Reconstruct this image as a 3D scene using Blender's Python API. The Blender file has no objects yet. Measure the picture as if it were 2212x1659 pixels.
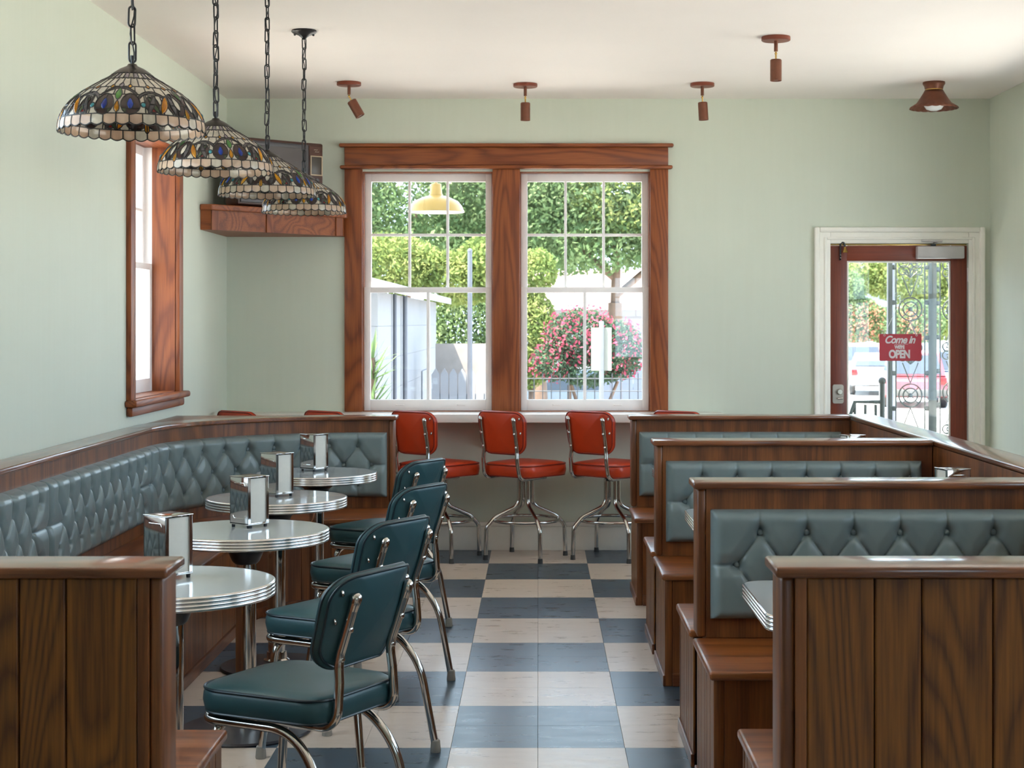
import bpy, bmesh, math, random
import numpy as np
from mathutils import Vector, Matrix, Euler

# ------------------------------------------------------------------ camera, sky, sun, exposure
SC = bpy.context.scene
COL = SC.collection
F_PX, W_PX, H_PX, VPX, VPY, EYE = 3446.0, 2212.0, 1659.0, 1163.0, 696.0, 1.49
cam = bpy.data.cameras.new('camera')
cam.sensor_width = 36.0
cam.lens = F_PX / W_PX * 36.0
cam.shift_x = -(VPX - W_PX / 2) / W_PX
cam.shift_y = -(H_PX / 2 - VPY) / W_PX
cam.clip_end = 300
cam.dof.use_dof = True
cam.dof.focus_distance = 6.0
cam.dof.aperture_fstop = 10.0
camo = bpy.data.objects.new('camera', cam)
COL.objects.link(camo)
camo.location = (0, 0, EYE)
camo.rotation_euler = (math.pi / 2, 0, 0)
SC.camera = camo

SKY_STRENGTH, SUN_STRENGTH, EXPOSURE = 3.5, 19.5, 0.83
world = bpy.data.worlds.new('sky')
SC.world = world
world.use_nodes = True
bg = world.node_tree.nodes['Background']
bg.inputs[0].default_value = (0.63, 0.81, 1.0, 1)
bg.inputs[1].default_value = SKY_STRENGTH
sun = bpy.data.lights.new('sun', 'SUN')
sun.energy = SUN_STRENGTH
sun.angle = 0.02
sun.color = (1.0, 0.90, 0.77)
suno = bpy.data.objects.new('sun', sun)
COL.objects.link(suno)
suno.rotation_euler = Vector((0.36, 0.26, -0.90)).to_track_quat('-Z', 'Y').to_euler()
vs = SC.view_settings
vs.view_transform = 'Standard'
vs.look = 'None'
vs.exposure = EXPOSURE
vs.gamma = 1.0
vs.use_curve_mapping = False
SC.cycles.use_denoising = True
SC.cycles.max_bounces = 10
SC.cycles.diffuse_bounces = 6
SC.cycles.transparent_max_bounces = 12
SC.cycles.sample_clamp_indirect = 8.0

def portal(loc, rot, sx, sz):
    l = bpy.data.lights.new('sky_portal', 'AREA')
    l.shape = 'RECTANGLE'
    l.size, l.size_y = sx, sz
    l.cycles.is_portal = True
    o = bpy.data.objects.new('sky_portal', l)
    COL.objects.link(o)
    o.location, o.rotation_euler = loc, rot

# room: x -2.04..2.955, y -2.6..10.44, z 0..2.953; the camera stands at the origin looking along +y
XL, XR, YB, YF, ZC = -2.04, 2.955, 10.44, -2.6, 2.953
WT = 0.22
HP = math.pi / 2

# ------------------------------------------------------------------ mesh helpers
_bev = {}
def bev_box(dx, dy, dz, b, seg=2):
    k = (round(dx, 4), round(dy, 4), round(dz, 4), b, seg)
    if k not in _bev:
        bm = bmesh.new()
        bmesh.ops.create_cube(bm, size=1.0)
        bmesh.ops.scale(bm, vec=(dx, dy, dz), verts=bm.verts)
        if b > 0:
            bmesh.ops.bevel(bm, geom=bm.edges[:], offset=min(b, 0.49 * min(dx, dy, dz)), segments=seg, affect='EDGES', profile=0.5)
        bm.verts.index_update()
        _bev[k] = ([v.co.copy() for v in bm.verts], [[v.index for v in f.verts] for f in bm.faces])
        bm.free()
    return _bev[k]

class MB:
    def __init__(s):
        s.v, s.f = [], []
    def add(s, verts, faces, M=None):
        o = len(s.v)
        if M is not None:
            verts = [M @ Vector(p) for p in verts]
        s.v.extend([tuple(p) for p in verts])
        s.f.extend([[i + o for i in f] for f in faces])
        return s
    def box(s, x0, x1, y0, y1, z0, z1, b=0.0, seg=2, M=None):
        vs_, fs = bev_box(x1 - x0, y1 - y0, z1 - z0, b, seg)
        c = Vector(((x0 + x1) / 2, (y0 + y1) / 2, (z0 + z1) / 2))
        return s.add([p + c for p in vs_], fs, M)
    def tube(s, pts, r, n=10, closed=False, cap=True, flat=None, M=None):
        P = [Vector(p) for p in pts]
        m = len(P)
        rs = r if isinstance(r, (list, tuple)) else [r] * m
        vv, ff = [], []
        prev = None
        for i in range(m):
            if closed:
                t = (P[(i + 1) % m] - P[i - 1])
            else:
                t = P[min(i + 1, m - 1)] - P[max(i - 1, 0)]
            t.normalize()
            if prev is None:
                a = Vector((0, 0, 1)) if abs(t.z) < 0.9 else Vector((1, 0, 0))
                u = t.cross(a).normalized()
            else:
                u = (prev - t * prev.dot(t)).normalized()
            prev = u
            w = t.cross(u)
            for k in range(n):
                a = 2 * math.pi * k / n
                vv.append(P[i] + (u * math.cos(a) + w * math.sin(a)) * rs[i])
        for i in range(m if closed else m - 1):
            j = (i + 1) % m
            for k in range(n):
                k2 = (k + 1) % n
                ff.append([i * n + k, i * n + k2, j * n + k2, j * n + k])
        if cap and not closed:
            ff.append(list(range(n))[::-1])
            ff.append([(m - 1) * n + k for k in range(n)])
        return s.add(vv, ff, M)
    def lathe(s, prof, n=32, c=(0, 0, 0), M=None, a0=0.0, a1=None):
        vv, ff = [], []
        m = len(prof)
        full = a1 is None
        for i in range(n):
            a = 2 * math.pi * i / n if full else a0 + (a1 - a0) * i / (n - 1)
            for r, z in prof:
                vv.append((c[0] + r * math.cos(a), c[1] + r * math.sin(a), c[2] + z))
        for i in range(n if full else n - 1):
            j = (i + 1) % n
            for k in range(m - 1):
                ff.append([i * m + k, j * m + k, j * m + k + 1, i * m + k + 1])
        return s.add(vv, ff, M)
    def prism(s, poly, z0, z1, M=None):
        n = len(poly)
        vv = [(p[0], p[1], z0) for p in poly] + [(p[0], p[1], z1) for p in poly]
        ff = [list(range(n))[::-1], list(range(n, 2 * n))] + [[i, (i + 1) % n, n + (i + 1) % n, n + i] for i in range(n)]
        return s.add(vv, ff, M)
    def loft(s, rings, cap=True, closed=True, M=None):
        n = len(rings[0])
        vv = [p for r in rings for p in r]
        ff = []
        for i in range(len(rings) - 1):
            for k in range(n if closed else n - 1):
                k2 = (k + 1) % n
                ff.append([i * n + k, i * n + k2, (i + 1) * n + k2, (i + 1) * n + k])
        if cap:
            ff.append(list(range(n))[::-1])
            ff.append([(len(rings) - 1) * n + k for k in range(n)])
        return s.add(vv, ff, M)
    def ball(s, c, r, n=12, sc=(1, 1, 1), M=None):
        prof = [(r * math.sin(math.pi * i / 8), -r * math.cos(math.pi * i / 8)) for i in range(9)]
        t = MB().lathe(prof, n)
        return s.add([(c[0] + p[0] * sc[0], c[1] + p[1] * sc[1], c[2] + p[2] * sc[2]) for p in t.v], t.f, M)
    def mesh(s, name, mat, smooth=35):
        me = bpy.data.meshes.new(name)
        me.from_pydata(s.v, [], s.f)
        fix(me)
        if smooth:
            me.shade_smooth()
            me.set_sharp_from_angle(angle=math.radians(smooth))
        if mat:
            me.materials.append(mat)
        return me
    def build(s, name, mat, parent=None, smooth=35, loc=None, rot=None):
        return obj(name, s.mesh(name, mat, smooth), parent, loc, rot)

def fix(me):
    bm = bmesh.new()
    bm.from_mesh(me)
    bmesh.ops.remove_doubles(bm, verts=bm.verts, dist=1e-5)
    bmesh.ops.recalc_face_normals(bm, faces=bm.faces)
    bm.to_mesh(me)
    bm.free()

def obj(name, me, parent=None, loc=None, rot=None):
    o = bpy.data.objects.new(name, me)
    COL.objects.link(o)
    if parent:
        o.parent = parent
    if loc is not None:
        o.location = loc
    if rot is not None:
        o.rotation_euler = rot
    return o

def tag(o, label, cat, group=None, kind=None):
    o['label'] = label
    if cat:
        o['category'] = cat
    if group:
        o['group'] = group
    if kind:
        o['kind'] = kind
    return o

def thing(name, label, cat, loc=(0, 0, 0), rz=0.0, group=None, kind=None):
    o = bpy.data.objects.new(name, None)
    o.empty_display_size = 0.1
    COL.objects.link(o)
    o.location = loc
    o.rotation_euler = (0, 0, rz)
    return tag(o, label, cat, group, kind)

def children(o):
    return [c for c in bpy.data.objects if c.parent == o]

def copy_tree(o, parent=None, kids=None):
    if kids is None:
        kids = {}
        for c in bpy.data.objects:
            if c.parent:
                kids.setdefault(c.parent.name, []).append(c)
    c = o.copy()
    COL.objects.link(c)
    c.parent = parent
    for ch in kids.get(o.name, []):
        copy_tree(ch, c, kids)
    return c

def place(root, i, loc, rz, label, proto_first=True):
    o = root if i == 0 else copy_tree(root)
    o.location = loc
    o.rotation_euler = (0, 0, rz)
    o['label'] = label
    return o

def fillet(pts, r, n=6, closed=False):
    """round the corners of a polyline; r a number or one per point"""
    P = [Vector(p) for p in pts]
    m = len(P)
    rs = r if isinstance(r, (list, tuple)) else [r] * m
    out = []
    for i in range(m):
        if (not closed and i in (0, m - 1)) or rs[i] <= 0:
            out.append(P[i])
            continue
        a, b, c = P[i - 1], P[i], P[(i + 1) % m]
        d1, d2 = (a - b), (c - b)
        l1, l2 = d1.length, d2.length
        d1.normalize(); d2.normalize()
        ang = d1.angle(d2)
        t = min(rs[i] / math.tan(ang / 2), 0.49 * l1, 0.49 * l2)
        rr = t * math.tan(ang / 2)
        cen = b + (d1 + d2).normalized() * (rr / math.sin(ang / 2))
        s0 = b + d1 * t - cen
        s1 = b + d2 * t - cen
        tot = s0.angle(s1)
        for k in range(n + 1):
            q = k / n
            out.append(cen + (s0 * math.sin((1 - q) * tot) + s1 * math.sin(q * tot)) / max(math.sin(tot), 1e-6))
    return out

def round_rect(x0, x1, y0, y1, r, n=6):
    return [(p.x, p.y) for p in fillet([(x0, y0, 0), (x1, y0, 0), (x1, y1, 0), (x0, y1, 0)], r, n, True)]

# ------------------------------------------------------------------ materials
class NT:
    def __init__(s, name):
        s.m = bpy.data.materials.new(name)
        s.m.use_nodes = True
        s.t = s.m.node_tree
        s.b = s.t.nodes['Principled BSDF']
        s.o = s.t.nodes['Material Output']
    def n(s, typ, **kw):
        nd = s.t.nodes.new(typ)
        for k, v in kw.items():
            if k in nd.inputs:
                s.set(nd.inputs[k], v)
            else:
                setattr(nd, k, v)
        return nd
    def set(s, inp, v):
        if isinstance(v, bpy.types.NodeSocket):
            s.t.links.new(v, inp)
        else:
            if isinstance(v, (tuple, list)) and len(v) == 3 and inp.type == 'RGBA':
                v = (*v, 1)
            inp.default_value = v
    def math(s, op, a, b=0.5):
        nd = s.t.nodes.new('ShaderNodeMath')
        nd.operation = op
        s.set(nd.inputs[0], a)
        s.set(nd.inputs[1], b)
        return nd.outputs[0]
    def mix(s, f, a, b, typ='MIX'):
        nd = s.t.nodes.new('ShaderNodeMix')
        nd.data_type = 'RGBA'
        nd.blend_type = typ
        s.set(nd.inputs[0], f)
        s.set(nd.inputs[6], a)
        s.set(nd.inputs[7], b)
        return nd.outputs[2]
    def ramp(s, f, stops):
        nd = s.t.nodes.new('ShaderNodeValToRGB')
        e = nd.color_ramp.elements
        while len(e) < len(stops):
            e.new(0.5)
        for i, (p, c) in enumerate(stops):
            e[i].position = p
            e[i].color = (*c, 1) if len(c) == 3 else c
        s.set(nd.inputs[0], f)
        return nd.outputs[0]
    def coord(s, scale=(1, 1, 1), rnd=True, src='Object'):
        tc = s.t.nodes.new('ShaderNodeTexCoord').outputs[src]
        if rnd:
            oi = s.t.nodes.new('ShaderNodeObjectInfo').outputs['Random']
            va = s.t.nodes.new('ShaderNodeVectorMath')
            va.operation = 'MULTIPLY_ADD'
            s.set(va.inputs[0], oi)
            va.inputs[1].default_value = (17.3, 9.1, 23.7)
            s.t.links.new(tc, va.inputs[2])
            tc = va.outputs[0]
        mp = s.t.nodes.new('ShaderNodeMapping')
        mp.inputs['Scale'].default_value = scale
        s.t.links.new(tc, mp.inputs['Vector'])
        return mp.outputs[0]
    def noise(s, vec, scale, detail=3, rough=0.55, dist=0.0):
        nd = s.n('ShaderNodeTexNoise')
        s.set(nd.inputs['Vector'], vec)
        nd.inputs['Scale'].default_value = scale
        nd.inputs['Detail'].default_value = detail
        nd.inputs['Roughness'].default_value = rough
        nd.inputs['Distortion'].default_value = dist
        return nd.outputs['Fac']
    def bump(s, h, strength=0.2, dist=0.002):
        nd = s.n('ShaderNodeBump')
        nd.inputs['Strength'].default_value = strength
        nd.inputs['Distance'].default_value = dist
        s.set(nd.inputs['Height'], h)
        s.set(s.b.inputs['Normal'], nd.outputs[0])
    def p(s, **kw):
        for k, v in kw.items():
            s.set(s.b.inputs[k.replace('_', ' ')], v)
        return s

def srgb(r, g, b):
    return tuple((c / 255 / 12.92) if c / 255 < 0.04045 else ((c / 255 + 0.055) / 1.055) ** 2.4 for c in (r, g, b))

def plain(name, col, rough=0.5, metal=0.0, spec=0.5, var=0.08, vs_=8.0, coat=0.0, bump=0.0):
    t = NT(name)
    c = t.coord()
    n = t.noise(c, vs_, 4)
    dk = tuple(x * (1 - var) for x in col)
    lt = tuple(min(1, x * (1 + var)) for x in col)
    t.p(Base_Color=t.ramp(n, [(0.3, dk), (0.7, lt)]), Roughness=rough, Metallic=metal)
    t.b.inputs['Specular IOR Level'].default_value = spec
    t.b.inputs['Coat Weight'].default_value = coat
    t.b.inputs['Coat Roughness'].default_value = 0.1
    if bump:
        t.bump(t.noise(c, 420, 2), bump, 0.001)
    return t.m

def wood(name, dark, light, axis='z', rough=0.38, scale=1.0, contour=26.0, coat=0.25, gw=0.26, crough=0.18, lowf=0.35, gpow=1.0):
    t = NT(name)
    al, ac = 0.55 * scale, 4.2 * scale
    sc = {'z': (ac, ac, al), 'x': (al, ac, ac), 'y': (ac, al, ac)}[axis]
    c = t.coord(sc)
    v = t.noise(c, 1.0, 1.6, 0.45, 0.35)
    g = t.math('SINE', t.math('MULTIPLY', v, contour * 2))
    g = t.math('MULTIPLY_ADD', g, 0.5)
    t.t.nodes[-1].inputs[2].default_value = 0.5
    g = t.math('POWER', g, gpow)
    fs = {'z': (160, 160, 5), 'x': (5, 160, 160), 'y': (160, 5, 160)}[axis]
    fib = t.noise(t.coord(fs), 1.0, 3, 0.6)
    f = t.math('ADD', t.math('MULTIPLY', g, gw), t.math('MULTIPLY', fib, 1 - gw))
    f = t.math('ADD', f, t.math('MULTIPLY', t.math('SUBTRACT', t.noise(t.coord(sc), 0.7, 2), 0.5), lowf))
    mid = tuple((a + b) / 2 for a, b in zip(dark, light))
    col = t.ramp(f, [(0.15, tuple(x * 0.8 for x in dark)), (0.36, dark), (0.56, mid), (0.80, light)])
    t.p(Base_Color=col, Roughness=rough)
    t.b.inputs['Coat Weight'].default_value = coat
    t.b.inputs['Coat Roughness'].default_value = crough
    t.bump(fib, 0.12, 0.001)
    return t.m

MT = {}
MT['booth_z'] = wood('walnut_board', srgb(94, 50, 19), srgb(140, 82, 37), 'z', 0.42, coat=0.12)
MT['booth_x'] = wood('walnut_board_along', srgb(92, 48, 22), srgb(138, 80, 42), 'x')
MT['booth_y'] = wood('walnut_board_deep', srgb(92, 48, 22), srgb(138, 80, 42), 'y')
MT['seat_x'] = wood('oak_seat_along', srgb(104, 52, 20), srgb(156, 90, 40), 'x', 0.33)
MT['seat_y'] = wood('oak_seat_deep', srgb(104, 52, 20), srgb(156, 90, 40), 'y', 0.33)
MT['plank'] = wood('walnut_plank', srgb(84, 44, 10), srgb(138, 84, 26), 'z', 0.45, 1.0, 100, gw=0.30, coat=0.06, lowf=0.22, gpow=0.45)
MT['cap_x'] = wood('varnished_cap_along', srgb(92, 48, 22), srgb(138, 80, 42), 'x', 0.3, coat=0.8, crough=0.12)
MT['cap_y'] = wood('varnished_cap_deep', srgb(92, 48, 22), srgb(138, 80, 42), 'y', 0.3, coat=0.8, crough=0.12)
MT['groove'] = plain('dark_groove', srgb(30, 17, 10), 0.6)
MT['pine_z'] = wood('stained_pine_upright', srgb(114, 53, 20), srgb(154, 84, 38), 'z', 0.5, 0.9, 60, 0.05, gw=0.34, gpow=0.5)
MT['pine_x'] = wood('stained_pine_along', srgb(114, 53, 20), srgb(154, 84, 38), 'x', 0.5, 0.9, 60, 0.05, gw=0.34, gpow=0.5)
MT['pine_y'] = wood('stained_pine_deep', srgb(114, 53, 20), srgb(154, 84, 38), 'y', 0.5, 0.9, 60, 0.05, gw=0.34, gpow=0.5)
MT['mahogany'] = wood('mahogany', srgb(104, 40, 20), srgb(138, 60, 32), 'z', 0.4, 0.8, 8, 0.1)
MT['mahogany_x'] = wood('mahogany_along', srgb(104, 40, 20), srgb(138, 60, 32), 'x', 0.4, 0.8, 8, 0.1)
MT['tvwood'] = wood('walnut_veneer', srgb(58, 30, 20), srgb(92, 52, 36), 'x', 0.4)

def wall_mat():
    t = NT('mint_plaster')
    c = t.coord(rnd=False)
    n = t.noise(c, 1.3, 3)
    st = t.noise(t.coord((30, 30, 1.5), rnd=False), 1.0, 2)
    f = t.math('ADD', t.math('MULTIPLY', n, 0.7), t.math('MULTIPLY', st, 0.3))
    t.p(Base_Color=t.ramp(f, [(0.3, srgb(203, 209, 193)), (0.7, srgb(208, 214, 199))]), Roughness=0.62)
    t.bump(t.noise(c, 60, 3), 0.08, 0.002)
    return t.m
MT['wall'] = wall_mat()
MT['ceiling'] = plain('cream_ceiling_paint', srgb(250, 242, 236), 0.7, var=0.015, vs_=1.5)
MT['white_paint'] = plain('white_gloss_paint', srgb(244, 241, 232), 0.4, var=0.03)
MT['sash'] = plain('white_sash_paint', srgb(248, 244, 242), 0.45, var=0.03)
MT['laminate'] = plain('white_laminate', srgb(226, 222, 216), 0.18, var=0.02)
MT['tabletop'] = plain('pale_grey_laminate', srgb(164, 169, 172), 0.10, var=0.02, vs_=3)
MT['chrome'] = plain('chrome', (0.62, 0.60, 0.57), 0.08, 1.0, var=0.02)
MT['alu'] = plain('ribbed_aluminium', (0.80, 0.80, 0.79), 0.16, 1.0, var=0.03)
MT['black'] = plain('black_enamel', (0.012, 0.012, 0.014), 0.35, var=0.1)
MT['base_black'] = plain('black_cast_base', (0.02, 0.022, 0.03), 0.28, var=0.1)
MT['bronze'] = plain('dark_bronze', (0.035, 0.028, 0.022), 0.38, 0.7, var=0.15)
MT['rubber'] = plain('grey_rubber', srgb(150, 148, 142), 0.7)
MT['rubber_dark'] = plain('dark_grey_rubber', srgb(70, 70, 70), 0.7)
MT['copper'] = plain('copper_lacquer', srgb(112, 66, 46), 0.42, 0.35, var=0.12, vs_=30)
MT['copper_plate'] = plain('red_copper_plate', srgb(126, 62, 42), 0.4, 0.15, var=0.08)
MT['brass'] = plain('brass', srgb(196, 160, 88), 0.25, 1.0)
MT['silver_paint'] = plain('silver_paint', srgb(196, 192, 192), 0.35, 0.2)
MT['paper'] = plain('white_napkin_paper', srgb(212, 210, 202), 0.8, var=0.02, vs_=60)
MT['string'] = plain('white_string', srgb(225, 225, 222), 0.8)

def vinyl(name, col, rough=0.36):
    t = NT(name)
    c = t.coord()
    n = t.noise(c, 5.0, 3)
    t.p(Base_Color=t.ramp(n, [(0.3, tuple(x * 0.92 for x in col)), (0.7, tuple(x * 1.07 for x in col))]), Roughness=rough)
    t.bump(t.noise(c, 900, 2), 0.10, 0.0006)
    return t.m
MT['vinyl'] = vinyl('grey_green_vinyl', srgb(112, 126, 127), 0.28)
MT['teal'] = vinyl('teal_vinyl', srgb(42, 76, 82), 0.38)
MT['teal_pipe'] = vinyl('dark_teal_piping', srgb(20, 38, 46), 0.3)
MT['red'] = vinyl('orange_red_vinyl', srgb(192, 60, 22), 0.34)
MT['red_pipe'] = vinyl('dark_red_piping', srgb(130, 30, 14), 0.34)

def tile_mat(name, lo, hi):
    t = NT(name)
    n = t.noise(t.coord((3, 10, 3)), 2.2, 5, 0.62)
    sp = t.noise(t.coord((1, 0.5, 1)), 190, 2, 0.5)
    col = t.ramp(n, [(0.28, lo), (0.72, hi)])
    col = t.mix(t.ramp(sp, [(0.24, (0.20,) * 3), (0.32, (0,) * 3)]), col, tuple(x * 0.55 for x in lo))
    t.p(Base_Color=col, Roughness=t.ramp(n, [(0.2, (0.24,) * 3), (0.8, (0.36,) * 3)]))
    return t.m
MT['tile_light'] = tile_mat('cream_vinyl_tile', srgb(197, 181, 167), srgb(213, 199, 187))
MT['tile_dark'] = tile_mat('slate_blue_vinyl_tile', srgb(44, 60, 72), srgb(72, 92, 110))

def glass_mat(name, tint=(1, 1, 1), refl=1.0, rough=0.0):
    t = NT(name)
    tr = t.n('ShaderNodeBsdfTransparent', Color=tint)
    gl = t.n('ShaderNodeBsdfGlossy', Roughness=rough)
    lw = t.n('ShaderNodeLayerWeight', Blend=0.5)          # Schlick reflectance, the same on both faces of the pane
    fr = t.math('MULTIPLY', t.math('POWER', lw.outputs['Facing'], 5.0), 0.96)
    mx = t.n('ShaderNodeMixShader')
    t.set(mx.inputs[0], t.math('MULTIPLY', t.math('ADD', fr, 0.04), refl))
    t.set(mx.inputs[1], tr.outputs[0])
    t.set(mx.inputs[2], gl.outputs[0])
    t.set(t.o.inputs['Surface'], mx.outputs[0])
    return t.m
MT['glass'] = glass_mat('window_glass', (0.97, 0.985, 0.98))
MT['clear'] = glass_mat('clear_plastic', (0.9, 0.93, 0.94), 2.0, 0.1)

def art_glass(name, lo, hi, trans=0.5, scale=40, rough=0.12):
    t = NT(name)
    n = t.noise(t.coord((1, 1, 0.4)), scale, 3)
    col = t.ramp(n, [(0.3, lo), (0.7, hi)])
    d = t.n('ShaderNodeBsdfDiffuse', Color=col)
    tl = t.n('ShaderNodeBsdfTranslucent', Color=col)
    m1 = t.n('ShaderNodeMixShader')
    m1.inputs[0].default_value = trans
    t.set(m1.inputs[1], d.outputs[0]); t.set(m1.inputs[2], tl.outputs[0])
    gl = t.n('ShaderNodeBsdfGlossy', Roughness=rough)
    fr = t.n('ShaderNodeFresnel', IOR=1.5)
    m2 = t.n('ShaderNodeMixShader')
    t.set(m2.inputs[0], fr.outputs[0]); t.set(m2.inputs[1], m1.outputs[0]); t.set(m2.inputs[2], gl.outputs[0])
    t.set(t.o.inputs['Surface'], m2.outputs[0])
    return t.m

# ------------------------------------------------------------------ the room shell
def struct(name, mb, mat, label, cat, smooth=0):
    return tag(mb.build(name, mat, None, smooth), label, cat, kind='structure')

def wall_panel(mb, a0, a1, z0, z1, holes, put):
    """fill a wall rectangle around rectangular holes; put(a0, a1, z0, z1) adds one block"""
    xs = sorted({a0, a1, *[h[0] for h in holes], *[h[1] for h in holes]})
    for i in range(len(xs) - 1):
        m = (xs[i] + xs[i + 1]) / 2
        zs = [z0]
        for h in sorted([h for h in holes if h[0] < m < h[1]], key=lambda h: h[2]):
            put(xs[i], xs[i + 1], zs[-1], h[2])
            zs.append(h[3])
        if zs[-1] < z1:
            put(xs[i], xs[i + 1], zs[-1], z1)

# openings (a0, a1, z0, z1); those out of view added and sized to brighten the room
WIN_B = [(-1.150, -0.300, 0.905, 2.475), (-0.120, 0.730, 0.905, 2.475)]
DOOR = (1.905, 2.815, 0.0, 2.005)
WIN_L = [(7.985, 8.955, 1.10, 2.475), (3.5, 5.6, 0.98, 2.6)]
WIN_R = [(7.3, 9.3, 0.7, 2.65), (4.6, 6.8, 0.7, 2.65), (2.0, 3.9, 0.7, 2.65)]
WIN_F = [(1.1, 2.1, 0.9, 2.2)]

mb = MB()
wall_panel(mb, XL - WT, XR + WT, 0, ZC, WIN_B + [DOOR], lambda a, b, c, d: mb.box(a, b, YB, YB + WT, c, d))
struct('wall_back', mb, MT['wall'], 'mint green back wall with the double window and the door', 'wall')
mb = MB()
wall_panel(mb, YF, YB, 0, ZC, WIN_L, lambda a, b, c, d: mb.box(XL - WT, XL, a, b, c, d))
struct('wall_left', mb, MT['wall'], 'mint green wall on the left behind the hanging lamps', 'wall')
mb = MB()
wall_panel(mb, YF, YB, 0, ZC, WIN_R, lambda a, b, c, d: mb.box(XR, XR + WT, a, b, c, d))
struct('wall_right', mb, MT['wall'], 'pale mint wall at the right edge beside the door', 'wall')
mb = MB()
wall_panel(mb, XL - WT, XR + WT, 0, ZC, WIN_F, lambda a, b, c, d: mb.box(a, b, YF - WT, YF, c, d))
struct('wall_front', mb, MT['wall'], 'mint green street wall with one unseen sash window', 'wall')

# ceiling
mb = MB()
mb.box(XL - WT, XR + WT, YF - WT, YB + WT, ZC, ZC + 0.12)
struct('ceiling', mb, MT['ceiling'], 'warm cream plaster ceiling above the whole diner', 'ceiling', 0)
mb = MB()
mb.box(XL - 0.95, XR + 0.95, YF - 2.6, YB + 1.35, ZC + 0.14, ZC + 0.26)  # out of view; overhang sized to keep direct sun off the windows
struct('roof', mb, MT['white_paint'], 'unseen flat roof above the diner, eaves widened to block direct sun', 'roof')

# floor: slab, then vinyl tiles in a checker of 2 x 2 tiles
TS = 0.305
X0T, Y0T = -0.307, 9.855
mb = MB().box(XL - WT, XR + WT, YF - WT, YB + WT, -0.15, -0.004)
floor = struct('floor', mb, MT['groove'], 'checkered floor of cream and slate blue vinyl tiles', 'floor')
tile_me = {}
for k in ('tile_light', 'tile_dark'):
    g = 0.0004
    tile_me[k] = MB().box(g, TS - g, g, TS - g, -0.004, 0.0, 0.0006, 1).mesh('tile', MT[k], 0)
rest = {'tile_light': MB(), 'tile_dark': MB()}
i0, i1 = math.floor((XL - X0T) / TS), math.ceil((XR - X0T) / TS)
j0, j1 = math.floor((YF - Y0T) / TS), math.ceil((YB - Y0T) / TS)
for i in range(i0, i1):
    for j in range(j0, j1):
        k = 'tile_dark' if (i // 2 + j // 2) % 2 == 1 else 'tile_light'
        x, y = X0T + i * TS, Y0T + j * TS
        xa, xb, ya, yb = max(x, XL), min(x + TS, XR), max(y, YF), min(y + TS, YB)
        cx, cy = x + TS / 2, y + TS / 2
        full = xb - xa > TS - 0.001 and yb - ya > TS - 0.001
        if full and -1.7 < cx < 0.85 and cy > 4.4:
            obj('tile', tile_me[k], floor, (x, y, 0))
        elif -1.7 < cx < 0.85 and cy > 4.4:
            MB().box(xa, xb, ya, yb, -0.004, 0).build('tile', MT[k], floor, 0)
        else:
            rest[k].box(xa + 0.0004, xb - 0.0004, ya + 0.0004, yb - 0.0004, -0.004, 0)
for k, m in rest.items():
    o = m.build('tile_field', MT[k], floor, 0)
    o['kind'] = 'stuff'

# baseboards
mb = MB()
for a, b in ((XL, 1.80),):
    mb.box(a, b, YB - 0.022, YB, 0, 0.155, 0.004)
    mb.box(a, b, YB - 0.034, YB, 0.155, 0.185, 0.010)
struct('baseboard_back', mb, MT['white_paint'], 'tall white baseboard under the window counter', 'baseboard', 40)
mb = MB().box(XR - 0.022, XR, YF, YB, 0, 0.16, 0.004)
struct('baseboard_right', mb, MT['white_paint'], 'white baseboard along the right wall', 'baseboard')

# ------------------------------------------------------------------ windows
def M_back(y):        # local (a, depth towards outside, z) -> back wall
    return lambda a, d, z: (a, y + d, z)

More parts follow.
